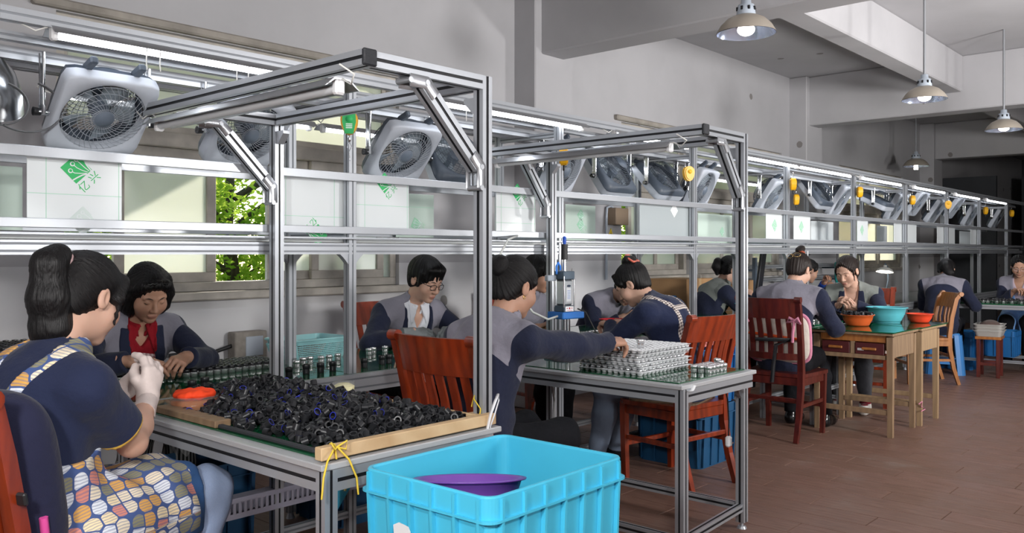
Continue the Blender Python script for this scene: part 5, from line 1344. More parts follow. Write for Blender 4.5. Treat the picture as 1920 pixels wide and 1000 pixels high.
# ------------------------------------------------------------------ wooden chairs (local: facing +y)
def chair(label, x, y, face, m=MAHOG, slats=6, kind=0, sh=.46, name='wooden_chair', bh=.975):
    r = E(name, label, 'chair', (x, y, 0), math.radians(face) - math.pi / 2, 'wooden dining chairs')
    w = .215
    s = MB(); n = 6; P = rr2(.44, .43, .05, 4)
    P = [(a * (1 + .12 * (b > 0)), b) for a, b in P]
    s.prism(P, sh - .025, sh, 0); O('seat', s, m, r)
    for sx in (-1, 1):
        s = MB(); s.tube([(sx * .20, .185, 0), (sx * .205, .19, .2), (sx * .208, .19, sh - .02)], [.021, .024, .027], 4, up=(1, 1, 0), sm=False); O('front_leg', s, m, r)
        s = MB(); pts = [(sx * .195, -.285, 0), (sx * .195, -.235, .16), (sx * .195, -.20, .34), (sx * .197, -.195, .48), (sx * .202, -.215, .66), (sx * .208, -.255, .84), (sx * .213, -.292, bh)]
        s.tube(pts, [.021, .024, .027, .028, .026, .025, .023], 4, up=(1, 1, 0), sm=False); O('back_post', s, m, r)
    def curve(z0, z1, t, bow=.035, y0=0, nseg=8):
        """bowed rail between the posts"""
        mb = MB(); rings = []
        yb = lambda z: np.interp(z, (.34, .48, .66, .84, bh), (-.20, -.195, -.215, -.255, -.292))
        for i in range(nseg + 1):
            u = -1 + 2 * i / nseg; xx = u * (w - .008); b = -bow * (1 - u * u)
            rings.append([(xx, yb(z0) + b + t / 2, z0), (xx, yb(z1) + b + t / 2, z1), (xx, yb(z1) + b - t / 2, z1 + .0), (xx, yb(z0) + b - t / 2, z0)])
        mb.loft(rings, 0, False); return mb, yb
    c, yb = curve(bh - .135, bh + .006, .024); O('crest_rail', c, m, r)
    c, _ = curve(.555, .60, .022); O('lower_rail', c, m, r)
    for sx in (-1, 1): O('post_scroll', MB().cyl((sx * .213 - .022, -.296, bh - .002), (sx * .213 + .022, -.296, bh - .002), .022, None, 10), m, r)
    for i in range(slats):
        u = -1 + 2 * (i + 1) / (slats + 1); b = -.035 * (1 - u * u); mb = MB(); rings = []
        for z in (.595, .66, .74, bh - .13):
            xx = u * (w - .01); yy = yb(z) + b + .010 * math.sin((z - .59) / .26 * math.pi)
            rings.append([(xx - .018, yy + .006, z), (xx + .018, yy + .006, z), (xx + .018, yy - .006, z), (xx - .018, yy - .006, z)])
        mb.loft(rings, 0, False); O('slat', mb, m, r)
    for (a, b2, nm) in (((-.2, .185, sh - .055), (.2, .185, sh - .055), 'seat_rail'), ((-.2, -.2, sh - .055), (.2, -.2, sh - .055), 'seat_rail'), ((-.205, -.2, sh - .055), (-.205, .185, sh - .055), 'seat_rail'), ((.205, -.2, sh - .055), (.205, .185, sh - .055), 'seat_rail'),
                       ((-.197, -.225, .24), (-.203, .187, .24), 'stretcher'), ((.197, -.225, .24), (.203, .187, .24), 'stretcher'), ((-.2, .187, .20), (.2, .187, .20), 'stretcher'), ((-.2, -.215, .28), (.2, -.215, .28), 'stretcher')):
        a, b2 = Vector(a), Vector(b2); d = b2 - a; mb = MB(); h = .055 if nm == 'seat_rail' else .026; t = .022
        mb.box(((a + b2) / 2), (abs(d.x) + .002 if abs(d.x) > .1 else t, abs(d.y) if abs(d.y) > .1 else t, h), bev=.003); O(nm, mb, m, r)
    return r
chair('red brown slat back chair cut off at the lower left corner', .815, 2.385, 22, MAHOG)
chair('red brown slat back chair in front of the nearest gantry post, back toward the viewer', 2.47, 2.36, 0, MAHOG, slats=6)
chair('red brown chair behind the young man with glasses', 3.47, 4.03, -92, MAHOG, slats=4)
chair('red brown chair of the woman with coral clip, seen through the second gantry frame', 4.27, 2.60, 82, MAHOG, bh=.945)
chair('red brown chair standing empty against the wall behind the air press', 5.02, 4.30, -100, MAHOG, slats=4)
c9 = chair('dark mahogany chair with pink bows and cream cushion', 5.88, 2.665, 2, MAHOG2, slats=5)
chair('red brown chair of the woman facing the viewer behind the teal bowl', 7.50, 2.70, 192, MAHOG, slats=4)
chair('orange brown spindle back chair standing empty behind the wooden desks', 9.157, 2.72, 127, OAKW, slats=4, bh=.89)
def cushion(name, label, cat, loc, rz, size, m, tilt=0, bulge=.4, extra=None):
    r = E(name, label, cat, loc, 0, rot=(tilt, 0, rz)); w, h, t = size; F = Field((-w / 2 - .05, -t - .05, -h / 2 - .05), (w / 2 + .05, t + .05, h / 2 + .05), .009); D = F.new()
    X, Y, Z = F.full(); e = 4
    k = ((np.abs(X) / (w / 2)) ** e + (np.abs(Z) / (h / 2)) ** e + (np.abs(Y) / (t / 2)) ** 2) ** .5
    D = ((k - 1) * t / 2).astype(f4); V, Q = F.poly(np.clip(D, -.1, .15)); O('cushion_body', np_mesh('cushion_body', [(V, Q)], [m], {'uvw': V}), None, r); return r
NAVYC = cloth_mat('navy_cushion', '#22243c'); CREAM = cloth_mat('cream_cushion', '#d9d0c6'); PINKC = cloth_mat('pink_trim', '#d187a0')
cu = cushion('back_cushion', 'navy back cushion with pink edge strapped to the chair at the lower left corner', 'cushion', (.70, 2.325, .74), math.radians(22) - math.pi / 2, (.40, .46, .16), NAVYC, .16)
e = MB(); e.tube([(.197 * math.copysign(abs(math.cos(t)) ** .5, math.cos(t)), -.035, .225 * math.copysign(abs(math.sin(t)) ** .5, math.sin(t))) for t in np.linspace(math.pi * 1.12, math.pi * 1.98, 24)], .010, 6); O('pink_edge', e, mat('bright_pink', '#d84f9a', .6), cu)
O('strap', MB().box((.0, -.10, .02), (.47, .012, .03), bev=.004), BLACKP, cu)
cu = cushion('back_cushion', 'cream back cushion with pink trim and orange stripe tied to the dark mahogany chair', 'cushion', (5.745, 2.655, .70), math.radians(2) - math.pi / 2, (.47, .36, .10), CREAM, .10)
e = MB(); e.tube([(.230 * math.copysign(abs(math.cos(t)) ** .4, math.cos(t)), .0, .175 * math.copysign(abs(math.sin(t)) ** .4, math.sin(t))) for t in (6.283 * k / 40 for k in range(40))], .014, 6, loop=True); O('pink_trim', e, PINKC, cu)
O('orange_stripe', MB().tube([(-.19, -.052, .03), (0, -.06, .018), (.19, -.052, .0)], .010, 6), mat('orange_ribbon', '#f0602a', .6), cu)
for sx in (-1, 1):
    b = MB(); x = sx * .185; yb_ = -.150; b.tube([(x, yb_, .15), (x - .03, yb_ - .015, .17), (x - .05, yb_ - .015, .14), (x, yb_ - .005, .145), (x + .03, yb_ - .015, .17), (x + .045, yb_ - .015, .135), (x, yb_, .148)], .010, 6); b.tube([(x, yb_ - .005, .145), (x - .012, yb_ - .01, .06), (x - .02, yb_, .0)], .011, 6); b.tube([(x, yb_, .15), (x, -.04, .155)], .009, 6); O('bow', b, PINKC, cu)
st = T(O('strap', MB().tube([(5.60, 2.63, .40), (5.60, 2.62, .52), (5.595, 2.60, .66), (5.60, 2.50, .70), (5.605, 2.75, .69)], .014, 6), BLACKP), 'black strap wound around the back of the dark mahogany chair', 'strap')
cu = cushion('seat_cushion', 'navy seat cushion on the chair of the woman with coral clip', 'cushion', (4.27, 2.62, .487), 0, (.36, .34, .05), NAVYC, math.pi / 2)
T(O('seat_mat', MB().prism(rr2(.42, .40, .06), .4605, .468, 0, TR(4.27, 2.61, 0) @ RZ(.2)), mat('woven_mat', '#6b5844', .8, 0, .3, 60)), 'brown woven mat under the navy seat cushion', 'mat')

# ------------------------------------------------------------------ crates, stools, bowls
def crate(label, x, y, z, rz, L, W, H, m, ribs=(6, 5), group=None, name='plastic_crate'):
    r = E(name, label, 'crate', (x, y, z), rz, group)
    t = .006; tp = .94; F_ = .055
    mb = MB()
    def rect(w, l, z_, rr=.035, n=7): return [(a, b, z_) for a, b in rr2(l, w, rr, n)]
    prof = [(tp, 0), (.975, H - F_ - .008), (1.0, H - F_), (1.0, H - .004), (.992, H)]
    mb.loft([rect(W * k, L * k, zz) for k, zz in prof], 0, False, False)
    mb.loft([rect(W * k - 2 * t, L * k - 2 * t, zz) for k, zz in ((.992, H), (.98, H - .006), (tp, .008))], 0, False, False)
    mb.loft([rect(W * .992, L * .992, H), rect(W * .992 - 2 * t, L * .992 - 2 * t, H)], 0, False, False)
    mb.add(rect(W * tp, L * tp, .004), [tuple(range(len(rect(1, 1, 0))))], 0)
    O('shell', mb, m, r)
    rb = MB(); rb.loft([rect(W * 1.0 + .016, L * 1.0 + .016, H - F_ - .004), rect(W * 1.0 + .016, L * 1.0 + .016, H - F_ + .003)], 0, False, True); 
    fl = MB(); fl.loft([rect(W * .99, L * .99, H - F_ - .004), rect(W + .018, L + .018, H - F_ - .004), rect(W + .018, L + .018, H - F_ + .002), rect(W * .99, L * .99, H - F_ + .002)], 0, False, False); O('flange', fl, m, r)
    for ax, n in ((0, ribs[0]), (1, ribs[1])):
        span = (L if ax == 0 else W) * .86; off = (W if ax == 0 else L) / 2
        for i in range(n):
            u = -span / 2 + span * i / (n - 1)
            for s in (-1, 1):
                q = MB(); P = [(off * tp - .004, .01), (off * tp + .010, .01), (off + .008, H - F_), (off + .008, H - .006), (off - .004, H - .006), (off * .975 - .004, H - F_ - .01)]
                Mx = Matrix(((0, 0, 1, u), (s, 0, 0, 0), (0, 1, 0, 0), (0, 0, 0, 1))) if ax == 0 else Matrix(((s, 0, 0, 0), (0, 0, 1, u), (0, 1, 0, 0), (0, 0, 0, 1)))
                q.prism(P, -.004, .004, 0, Mx); O('rib', q, m, r)
    return r
CYAN = mat('cyan_blue_plastic', '#4cc2e4', .38, 0, .05, 4); BLUEP = mat('blue_plastic', '#1b629e', .45, 0, .1, 5); BLUED = mat('dusty_blue_plastic', '#174f78', .6, 0, .15, 5)
TEAL = mat('teal_plastic', '#5ab2bf', .35); ORANGE = mat('orange_plastic', '#cc5c2a', .4); REDO = mat('red_orange_plastic', '#e0472a', .4); PURP = mat('purple_plastic', '#7d4fae', .35, trans=.15); PINKP = mat('pink_plastic', '#e08c84', .5); STOOLB = mat('stool_blue_plastic', '#3f7fc0', .45)
bc = crate('bright blue ribbed crate with purple bowl inside, in the foreground', 1.66, 1.548, .425, .02, .545, .445, .315, CYAN, (7, 6))
lb = MB(); lb.box((-.2790, -.02, .19), (.002, .055, .03), 0, RX(0)); O('torn_sticker', MB().prism([(-.03, -.012), (.025, -.02), (.03, .004), (.022, .016), (-.012, .02), (-.032, .01)], 0, .0015, 0, TR(-.2795, .06, .185) @ RZ(-math.pi / 2) @ RX(math.pi / 2)), WHITEP, bc)
O('red_mark', MB().prism([(0, 0), (.008, -.004), (.012, .004), (.004, .008)], .0015, .0022, 0, TR(-.2795, .05, .172) @ RZ(-math.pi / 2) @ RX(math.pi / 2)), mat('red_print', '#b3202c', .5), bc)
def stool(label, x, y, rz, h=.42, w=.30, m=STOOLB, top=None):
    r = E('plastic_stool', label, 'stool', (x, y, 0), rz)
    s = MB(); s.loft([[(a * k, b * k, z) for a, b in rr2(w, w, .05)] for k, z in ((1.06, h - .05), (1.0, h - .01), (.95, h))], 0, False, True); O('seat', s, m, r)
    for i in range(4):
        a = math.pi / 4 + i * math.pi / 2; ca, sa = math.cos(a), math.sin(a); q = MB(); R0, R1 = w * .62, w * .78; wd = .055
        rings = []
        for R, z in ((R1, 0), (R0, h - .02)):
            t = Vector((-sa, ca, 0)); c = Vector((ca * R, sa * R, z)); n_ = Vector((ca, sa, 0))
            rings.append([c - t * wd, c - t * wd * .3 + n_ * .02, c + t * wd * .3 + n_ * .02, c + t * wd, c + t * wd * .7 - n_ * .012, c - t * wd * .7 - n_ * .012])
        q.loft(rings, 0, False, True); O('leg', q, m, r)
    for i in range(4):
        a = i * math.pi / 2; R = w * .50; q = MB(); q.box((R, 0, .13), (.012, w * 1.0, .04), 0, RZ(a)); O('stretcher', q, m, r)
    return r
stool('blue plastic stool under the bright blue foreground crate', 1.565, 1.64, .0, .424, .30)
stool('blue plastic stool under the woman with loose hair', 9.99, 2.73, .3, .44, .29)
crate('dusty blue crate, lower of two beside the chair of the woman with coral clip', 4.75, 2.80, 0, 0, .44, .46, .36, BLUED, (5, 5))
crate('dusty blue crate, upper of two beside the chair of the woman with coral clip', 4.75, 2.80, .362, .02, .44, .46, .35, BLUEP, (5, 5))
crate('dark blue crate under the line, left one below the heap of black rings', 1.75, 3.42, .0, 0, .46, .36, .42, BLUED, (5, 4))
crate('dark blue crate under the line, right one below the heap of black rings', 2.62, 3.45, .0, 0, .40, .36, .42, BLUED, (5, 4))
crate('blue crate under the far table, left of the brown stool legs', 10.55, 2.75, .0, 0, .34, .40, .42, BLUEP, (4, 4)); crate('blue crate under the far table beside the blue apron', 10.56, 2.30, .17, 0, .30, .30, .28, BLUEP, (4, 4))
def bowl(label, x, y, z, R, H, m, fill=None, name='plastic_bowl', cat='bowl', foot=False, tilt=None):
    r = E(name, label, cat, (x, y, z), 0, rot=tilt); b = MB()
    b.lathe([(.001, .003), (R * .62, .002), (R * .66, 0), (R * .72, .012), (R * .88, H * .55), (R * .95, H * .93), (R * 1.03, H * .95), (R * 1.04, H), (R * .96, H), (R * .93, H * .95), (R * .86, H * .55), (R * .70, .016), (.001, .010)], 36)
    O('shell', b, m, r)
    if foot: O('foot_ring', MB().lathe([(R * .6, -.006), (R * .66, -.006), (R * .66, .004), (R * .6, .004)], 24), m, r)
    return r
bowl('orange bowl full of black rings on the wooden desk', 6.62, 2.42, .7385, .118, .085, ORANGE)
bowl('large teal bowl on the wooden desks', 7.08, 2.36, .746, .152, .115, TEAL, foot=True)
bowl('red orange bowl beside the teal one', 7.24, 2.16, .740, .10, .07, REDO)
bowl('teal bowl in front of the woman with low ponytail', 7.0, 3.55, .752, .12, .10, TEAL)
bowl('red bowl on the line behind the clear plastic bag', 5.02, 3.55, .752, .10, .07, mat('red_plastic', '#b3202c', .4))
bowl('purple bowl lying tilted inside the bright blue crate', 1.555, 1.545, .640, .14, .075, PURP, tilt=(-.08, .16, .3))
# ------------------------------------------------------------------ rings and fittings
RUB = mat('black_ring_plastic', '#232427', .36, 0, .12, 30); RUBB = mat('blue_seal', '#2a35a8', .4)
def ring_shape(ro, ri, h, n=14, blue=False):
    mb = MB(); c = lambda r_, z: [(r_ * math.cos(6.2832 * k / n), r_ * math.sin(6.2832 * k / n), z) for k in range(n)]
    h /= 2
    mb.loft([c(ro, -h), c(ro, h)], 0, True, False); mb.loft([c(ri, h), c(ri, -h)], 0, True, False)
    mb.loft([c(ro, h), c(ri, h)], 1 if blue else 0, False, False); mb.loft([c(ri, -h), c(ro, -h)], 0, False, False); return mb
RK = [(ring_shape(.0118, .0075, .020), 0), (ring_shape(.0122, .0082, .016), 0), (ring_shape(.0118, .0092, .019, 14, True), 1), (ring_shape(.0105, .0072, .022), 0)]
RMESH = []
for mb, bl in RK:
    me = mb.mesh('black_ring'); mats_of(me, [RUB, RUBB]); RMESH.append(me)
def pile(count, region, hmap_fn, base, seed, top_n, label, group, name='black_ring', bluef=None, floor_r=.0115):
    rr = random.Random(seed); cell = .008; H = {}
    items = []
    k = 0; tries = 0
    while k < count and tries < count * 12:
        tries += 1
        x, y = region(rr)
        ij = (int(x / cell), int(y / cell)); foot = [(ij[0] + a, ij[1] + b) for a in (-1, 0, 1) for b in (-1, 0, 1)]
        h = max(H.get(q, 0) for q in foot); hv = sum(H.get(q, 0) for q in foot) / 9
        lim = hmap_fn(x, y)
        if lim <= 0 or h > lim: continue
        hh = hv * .6 + h * .4
        up = h < .004 and rr.random() < .4
        rx = (0 if rr.random() < .5 else math.pi / 2) + rr.gauss(0, .12) if up else rr.uniform(0, math.pi); ry = rr.gauss(0, .1) if up else rr.uniform(-.8, .8)
        items.append((x, y, base + hh + .0118, rx, ry, rr.uniform(0, 6.28), rr.random())); 
        for q in foot: H[q] = max(H.get(q, 0), hh + .013)
        k += 1
    # those lying on top of the heap and nearest first
    def key(i): x, y, z = i[:3]; ij = (int(x / cell), int(y / cell)); return (H.get(ij, 0) - (z - base)) * 20 + .5 * math.hypot(x, y)
    items.sort(key=key); rest = MB()
    for n, (x, y, z, a, b, c, u) in enumerate(items):
        ki = 2 if (bluef and u < bluef(x, y)) else (0, 1, 3)[int(u * 977) % 3]
        if n < top_n:
            o = bpy.data.objects.new(name, RMESH[ki]); COL.objects.link(o); o.location = (x, y, z); o.rotation_euler = (a, b, c); T(o, label.replace('black plastic ring', 'black plastic ring with blue seal') if ki == 2 else label, 'ring', group)
        else:
            src = RK[ki][0]; M = TR(x, y, z) @ RZ(c) @ RY(b) @ RX(a); bb = len(rest.v); rest.v.extend(tuple(M @ Vector(p)) for p in src.v); rest.f.extend([[i + bb for i in f] for f in src.f]); rest.m.extend(src.m); rest.s.extend(src.s)
    if rest.v: T(O('black_rings', rest, [RUB, RUBB]), None, None, kind='stuff')
def regA(rr): return rr.uniform(1.395, 1.952), rr.uniform(1.915, 3.03)
def hA(x, y):
    if math.hypot(x - 1.47, y - 2.80) < .10 or math.hypot(x - 1.915, y - 2.55) < .05: return -1
    if y > 2.78 and x < 1.40 + (y - 2.78) * .9: return -1
    e = min(x - 1.385, 1.965 - x, y - 1.905, 3.06 - y)
    return min(.062, .006 + e * .42) * (1 - .25 * max(0, min(1, (2.25 - y) / .3))) + .004 * math.sin(x * 31) * math.sin(y * 23)
pile(1750, regA, hA, .7515, 5, 225, 'black plastic ring in the heap on the nearest gantry table', 'black rings heaped on the nearest table', bluef=lambda x, y: .42 * max(0, min(1, (y - 2.0) / .45)) * max(0, min(1, (3.05 - y) / .3)))
pile(1900, lambda rr: (rr.gauss(1.75, .075), rr.gauss(1.655, .065)), lambda x, y: .195 - .8 * math.hypot(x - 1.75, y - 1.655), .436, 9, 45, 'black plastic ring lying in the bright blue crate', 'black rings in the blue crate')
def reg_b(rr):
    a = rr.uniform(0, 6.28); q = .10 * math.sqrt(rr.random()); return 6.62 + q * math.cos(a), 2.42 + q * math.sin(a)
pile(70, reg_b, lambda x, y: .03, .806, 12, 30, 'black plastic ring heaped in the orange bowl', 'black rings in the orange bowl')
FITC = mat('black_fitting', '#1d1e21', .4)
def fitting_mesh(r=.0115, h=.032, flip=False):
    mb = MB(); a, b = (0, 1)
    if not flip:
        mb.lathe([(.0, 0), (r * .98, 0), (r, .001), (r, h * .55)], 14, 0); mb.lathe([(r, h * .55), (r * 1.12, h * .55), (r * 1.12, h * .93), (r * 1.02, h)], 14, 1); mb.lathe([(r * 1.02, h), (r * .7, h), (r * .65, h * .9), (0, h * .9)], 14, 1)
    else:
        mb.lathe([(.0, 0), (r * 1.1, 0), (r * 1.1, h * .6)], 14, 0); mb.lathe([(r * 1.1, h * .6), (r, h * .6), (r, h)], 14, 1); mb.lathe([(r, h), (r * .6, h), (r * .55, h * .85), (0, h * .85)], 14, 1)
    return mb
ORD = ('first', 'second', 'third', 'fourth', 'fifth', 'sixth', 'seventh', 'eighth', 'ninth', 'tenth', 'eleventh', 'twelfth', 'thirteenth', 'fourteenth')
def mk(mb, n, ms):
    me = mb.mesh(n); mats_of(me, ms); return me
FIT_B = mk(fitting_mesh(.0145, .034, flip=True), 'chrome_fitting', [CHROME, FITC]); FIT_K = mk(fitting_mesh(.0155, .044), 'black_fitting', [FITC, FITC]); FIT_C = mk(fitting_mesh(.0155, .034), 'chrome_fitting', [CHROME, CHROME])
def place(me, x, y, z, label, group, name):
    o = bpy.data.objects.new(name, me); COL.objects.link(o); o.location = (x, y, z); o.rotation_euler = (0, 0, rnd.uniform(0, 6)); return T(o, label, 'fitting', group)
for i in range(23):
    for j in range(7):
        x = 1.50 + i * .036 + rnd.gauss(0, .001); y = 3.55 + j * .0355 + .006 * math.sin(i * .4) + rnd.gauss(0, .001)
        if j < 2 and i < 9: continue
        if abs(x - 2.385) < .035 and abs(y - 3.6) < .035: continue
        if abs(x - 2.385) < .04: continue
        place(FIT_B, x, y, .7505, 'chrome and black fitting, %s dense row from the wall, before the bobbed hair woman' % ORD[6 - j], 'fittings in rows on the line', 'chrome_fitting')
SP = [(568, 684), (581, 682), (602, 681), (617, 679), (633, 676), (692, 666), (700, 664), (722, 661), (741, 657), (751, 654), (765, 651), (757, 645), (556, 690), (745, 650)]
for n_, (px, py) in enumerate(sorted(SP)):
    x, y = at(px, py, .75); place(FIT_C, x, y, .7505, '%s chrome cap from the left in the loose line along the green worktop' % ORD[n_], 'chrome caps along the worktop', 'chrome_fitting')
for n_, (px, py) in enumerate(sorted([(542, 708), (574, 702), (601, 699), (624, 696), (683, 690), (716, 684), (729, 682), (748, 680), (384, 728), (360, 735)])):
    x, y = at(px, py, .75); place(FIT_K, x, max(y, 3.13), .7505, '%s black fitting from the left near the front edge of the green worktop' % ORD[n_], 'black fittings along the worktop edge', 'black_fitting')
# layered stack of fittings at the far left
stk_ = MB(); srcF = fitting_mesh(flip=True)
for L_ in range(5):
    o = T(O('fitting_tray', MB().box((1.19, 3.74, .752 + L_ * .037), (.50, .34, .003)), WHITEP), 'white sheet in the layered stack of fittings at the left edge, %s from below' % ('first', 'second', 'third', 'fourth', 'fifth')[L_], 'tray')
    for i in range(15):
        for j in range(10):
            if L_ < 4 and 0 < j < 9 and 0 < i < 14: continue
            x, y, z = .955 + i * .0335, 3.59 + j * .033, .7536 + L_ * .037
            M = TR(x, y, z); b = len(stk_.v); stk_.v.extend(tuple(M @ Vector(p)) for p in srcF.v); stk_.f.extend([[q + b for q in f] for f in srcF.f]); stk_.m.extend(srcF.m); stk_.s.extend(srcF.s)
T(O('chrome_fittings', stk_, [CHROME, FITC]), None, None, kind='stuff')
# white cup trays on the second table
def tray_mesh(nx=13, ny=11, w=.43, d=.36):
    mb = MB(); mb.box((0, 0, .013), (w, d, .0015))
    px_, py_ = w / (nx + .3), d / (ny + .3)
    for i in range(nx):
        for j in range(ny):
            cx, cy = (i - (nx - 1) / 2) * px_, (j - (ny - 1) / 2) * py_
            mb.lathe([(.0095, 0), (.0125, .004), (.0148, .0125)] if (i in (0, nx - 1) or j in (0, ny - 1)) else [(.011, .002), (.0140, .0125)], 8, 0, TR(cx, cy, 0))
            mb.lathe([(.0118, .0136), (.0124, .0162), (.0136, .0162), (.0142, .0136)], 8, 0, TR(cx, cy, 0))
    return mb
TRAYM = mk(tray_mesh(), 'cup_tray', [mat('white_tray_plastic', '#d8dadd', .45)])
ordn = ('lowest', 'second', 'third', 'fourth', 'fifth', 'topmost')
for k in range(6):
    dx, dy, a = ((0, 0, 0), (.006, .004, .02), (-.012, -.004, -.015), (-.02, .004, .01), (-.012, -.010, -.02), (-.03, -.014, .03))[k]
    zz = .7515 + k * .0200; cx, cy = 3.372 + dx, 2.265 + dy
    o = bpy.data.objects.new('cup_tray', TRAYM); COL.objects.link(o); o.location = (cx, cy, zz); o.rotation_euler = (0, 0, a); T(o, 'white cup tray, %s of the stack on the second gantry table' % ordn[k], 'tray', 'stacked white trays')
    if k < 5:
        w, d, nx, ny = .43, .36, 13, 11; px_, py_ = w / (nx + .3), d / (ny + .3)
        for i, j in [(i, 0) for i in range(nx)] + [(0, j) for j in range(1, ny)]:
            v = RZ(a) @ Vector(((i - (nx - 1) / 2) * px_, (j - (ny - 1) / 2) * py_, 0))
            if rnd.random() < .12: continue
            if 'TRC' not in globals(): TRC = mk(MB().lathe([(0, 0), (.0105, 0), (.0105, .012), (.0085, .012), (.008, .004), (0, .004)], 10, 0), 'chrome_ring', [CHROME])
            place(TRC, cx + v.x, cy + v.y, zz + .0155, 'chrome ring in the %s edge of the %s white tray of the stack' % ('near' if j == 0 else 'left', ordn[k]), 'chrome rings in the trays', 'chrome_ring')
hx, hy = 3.235, 2.125
place(FIT_C, 3.225, 2.135, .872, 'chrome cap held between the fingers of the woman at the tray stack', None, 'chrome_fitting')
for i in range(5):
    for j in range(3): place(FIT_C, 3.44 + i * .034 - j * .004, 1.915 + j * .034, .7515, 'chrome cap in the cluster beside the trays, %s from left in %s row' % (ORD[i], ('front', 'middle', 'rear')[j]), 'chrome caps beside the trays', 'chrome_fitting')
for px, py, n_ in ((1344, 696, 'nearest'), (1351, 690, 'right'), (1345, 686, 'farthest')):
    x, y = at(px, py, .75); place(FIT_C, x, y, .7515, '%s of three chrome caps near the right edge of the second gantry table' % n_, 'lone chrome caps', 'chrome_fitting')
far_ = MB()
for i in range(8):
    for j in range(14):
        M = TR(10.38 + i * .055 + rnd.gauss(0, .006), 1.5 + j * .075 + rnd.gauss(0, .01), .751); b = len(far_.v); s2 = fitting_mesh(.016, .04, True); far_.v.extend(tuple(M @ Vector(p)) for p in s2.v); far_.f.extend([[q + b for q in f] for f in s2.f]); far_.m.extend(s2.m); far_.s.extend(s2.s)
T(O('chrome_fittings', far_, [CHROME, FITC]), None, None, kind='stuff')
for k, (x, y) in enumerate(((6.34, 2.70), (6.38, 2.74), (6.36, 2.66), (6.42, 2.70), (6.45, 2.66), (6.40, 2.80), (6.48, 2.74))): place(FIT_C, x, y, .7515, 'chrome cap on the green side table before the woman with gold clip', 'chrome caps by the gold clip woman', 'chrome_fitting')
for k in range(14): place(FIT_C, 4.42 + (k % 7) * .05 + rnd.gauss(0, .008), 3.30 + (k // 7) * .07 + rnd.gauss(0, .01), .7505, 'chrome cap on the line in front of the woman with coral clip', 'chrome caps by the coral clip woman', 'chrome_fitting')
for k in range(12): place(FIT_C, 5.7 + (k % 6) * .07 + rnd.gauss(0, .01), 3.25 + (k // 6) * .10 + rnd.gauss(0, .01), .7505, 'chrome cap on the line behind the chair back of the woman with coral clip', 'chrome caps on the third bay', 'chrome_fitting')

# ------------------------------------------------------------------ small things on the nearest table
o = T(O('wood_strip', MB().box((1.645, 1.86, .769), (.66, .03, .034), bev=.002), PINE), 'pale pine strip along the right edge of the nearest table, tied with yellow string', 'wood strip')
T(O('wood_strip', MB().box((1.945, 1.90, .764), (.034, .07, .036), 0, None, .002), PINE), 'short pine block end beside the gantry post, tied with white plastic', 'wood block')
T(O('wood_strip', MB().box((1.375, 2.64, .7625), (.055, .40, .022), bev=.002), PINE2), 'worn pine strip in front of the orange dish on the nearest table', 'wood strip')
T(O('wood_strip', MB().box((1.966, 2.36, .762), (.018, .80, .022), bev=.002), PINE), 'thin pine strip along the rear edge of the nearest table', 'wood strip')
T(O('foam_strip', MB().box((1.365, 2.19, .757), (.018, .50, .012), bev=.003), mat('black_foam', '#303236', .8)), 'black foam strip along the front edge of the nearest table', 'foam strip')
sg = MB(); cx = 1.345
sg.tube([(1.36, 1.842, .752), (1.355, 1.843, .79), (1.36, 1.86, .789), (1.365, 1.877, .785)], .0028, 6)
sg.tube([(1.355, 1.842, .785), (1.335, 1.83, .80), (1.345, 1.828, .78), (1.358, 1.838, .784), (1.385, 1.83, .798), (1.38, 1.828, .776), (1.358, 1.838, .784)], .0028, 6)
sg.tube([(1.352, 1.838, .784), (1.32, 1.826, .755), (1.298, 1.812, .72), (1.288, 1.806, .668)], .0028, 6); sg.tube([(1.36, 1.838, .784), (1.385, 1.822, .75), (1.405, 1.815, .70), (1.408, 1.812, .655)], .0028, 6)
T(O('string', sg, mat('yellow_string', '#e3c544', .7)), 'yellow string tied around the pine strip at the near table corner', 'string')
T(O('string', MB().tube([(1.935, 1.885, .755), (1.94, 1.88, .80), (1.93, 1.90, .83), (1.955, 1.92, .845), (1.95, 1.93, .80)], .0022, 6), mat('yellow_string', '#e3c544', .7)), 'thin yellow string beside the nearest gantry post', 'string')
wt = MB(); wt.tube([(1.925, 1.838, .74), (1.935, 1.832, .79), (1.95, 1.826, .83), (1.962, 1.826, .85), (1.968, 1.828, .83), (1.955, 1.832, .79), (1.94, 1.838, .75), (1.935, 1.836, .71)], .006, 6, flat=.4)
T(O('plastic_tie', wt, mat('white_film', '#e6e6ea', .3)), 'white plastic film knotted around the block at the nearest gantry post', 'tie')
dish = E('dish', 'shallow clear dish of amber liquid holding an orange sponge', 'dish', (1.470, 2.80, .7515))
O('glass', MB().lathe([(.001, 0), (.078, 0), (.080, .002), (.080, .050), (.0785, .050), (.0785, .003), (.001, .003)], 40), mat('thin_clear_glass', '#c8cac6', .03, alpha=.12), dish)
O('liquid', MB().lathe([(.001, .0032), (.078, .0032), (.078, .034), (.001, .0342)], 36), mat('amber_liquid', '#b5610f', .12), dish)
F = Field((-.08, -.08, -.03), (.08, .08, .04), .003); X, Y, Z = F.full(); D = F.new(); F.ell(D, (0, 0, 0), (.070, .062, .018), k=.01)
for a in range(9): F.ell(D, (.05 * math.cos(a * .7), .045 * math.sin(a * .7), .004 + .004 * math.sin(a * 2.3)), (.018, .014, .010), k=.012)
D = D + f4(.003) * (np.sin(X * 120 + 2 * np.sin(Y * 60)) * np.sin(Y * 110)).astype(f4); V, Q = F.poly(D)
so = O('sponge', np_mesh('sponge', [(V, Q)], [mat('fluorescent_orange', '#ff4a1c', .75)])); so.location = (1.470, 2.80, .803); T(so, 'fluorescent orange sponge resting in the amber dish', 'sponge')
jar = E('jar', 'small clear cup of pale yellow paste at the rear of the heap', 'jar', (1.905, 2.545, .7515 + .0))
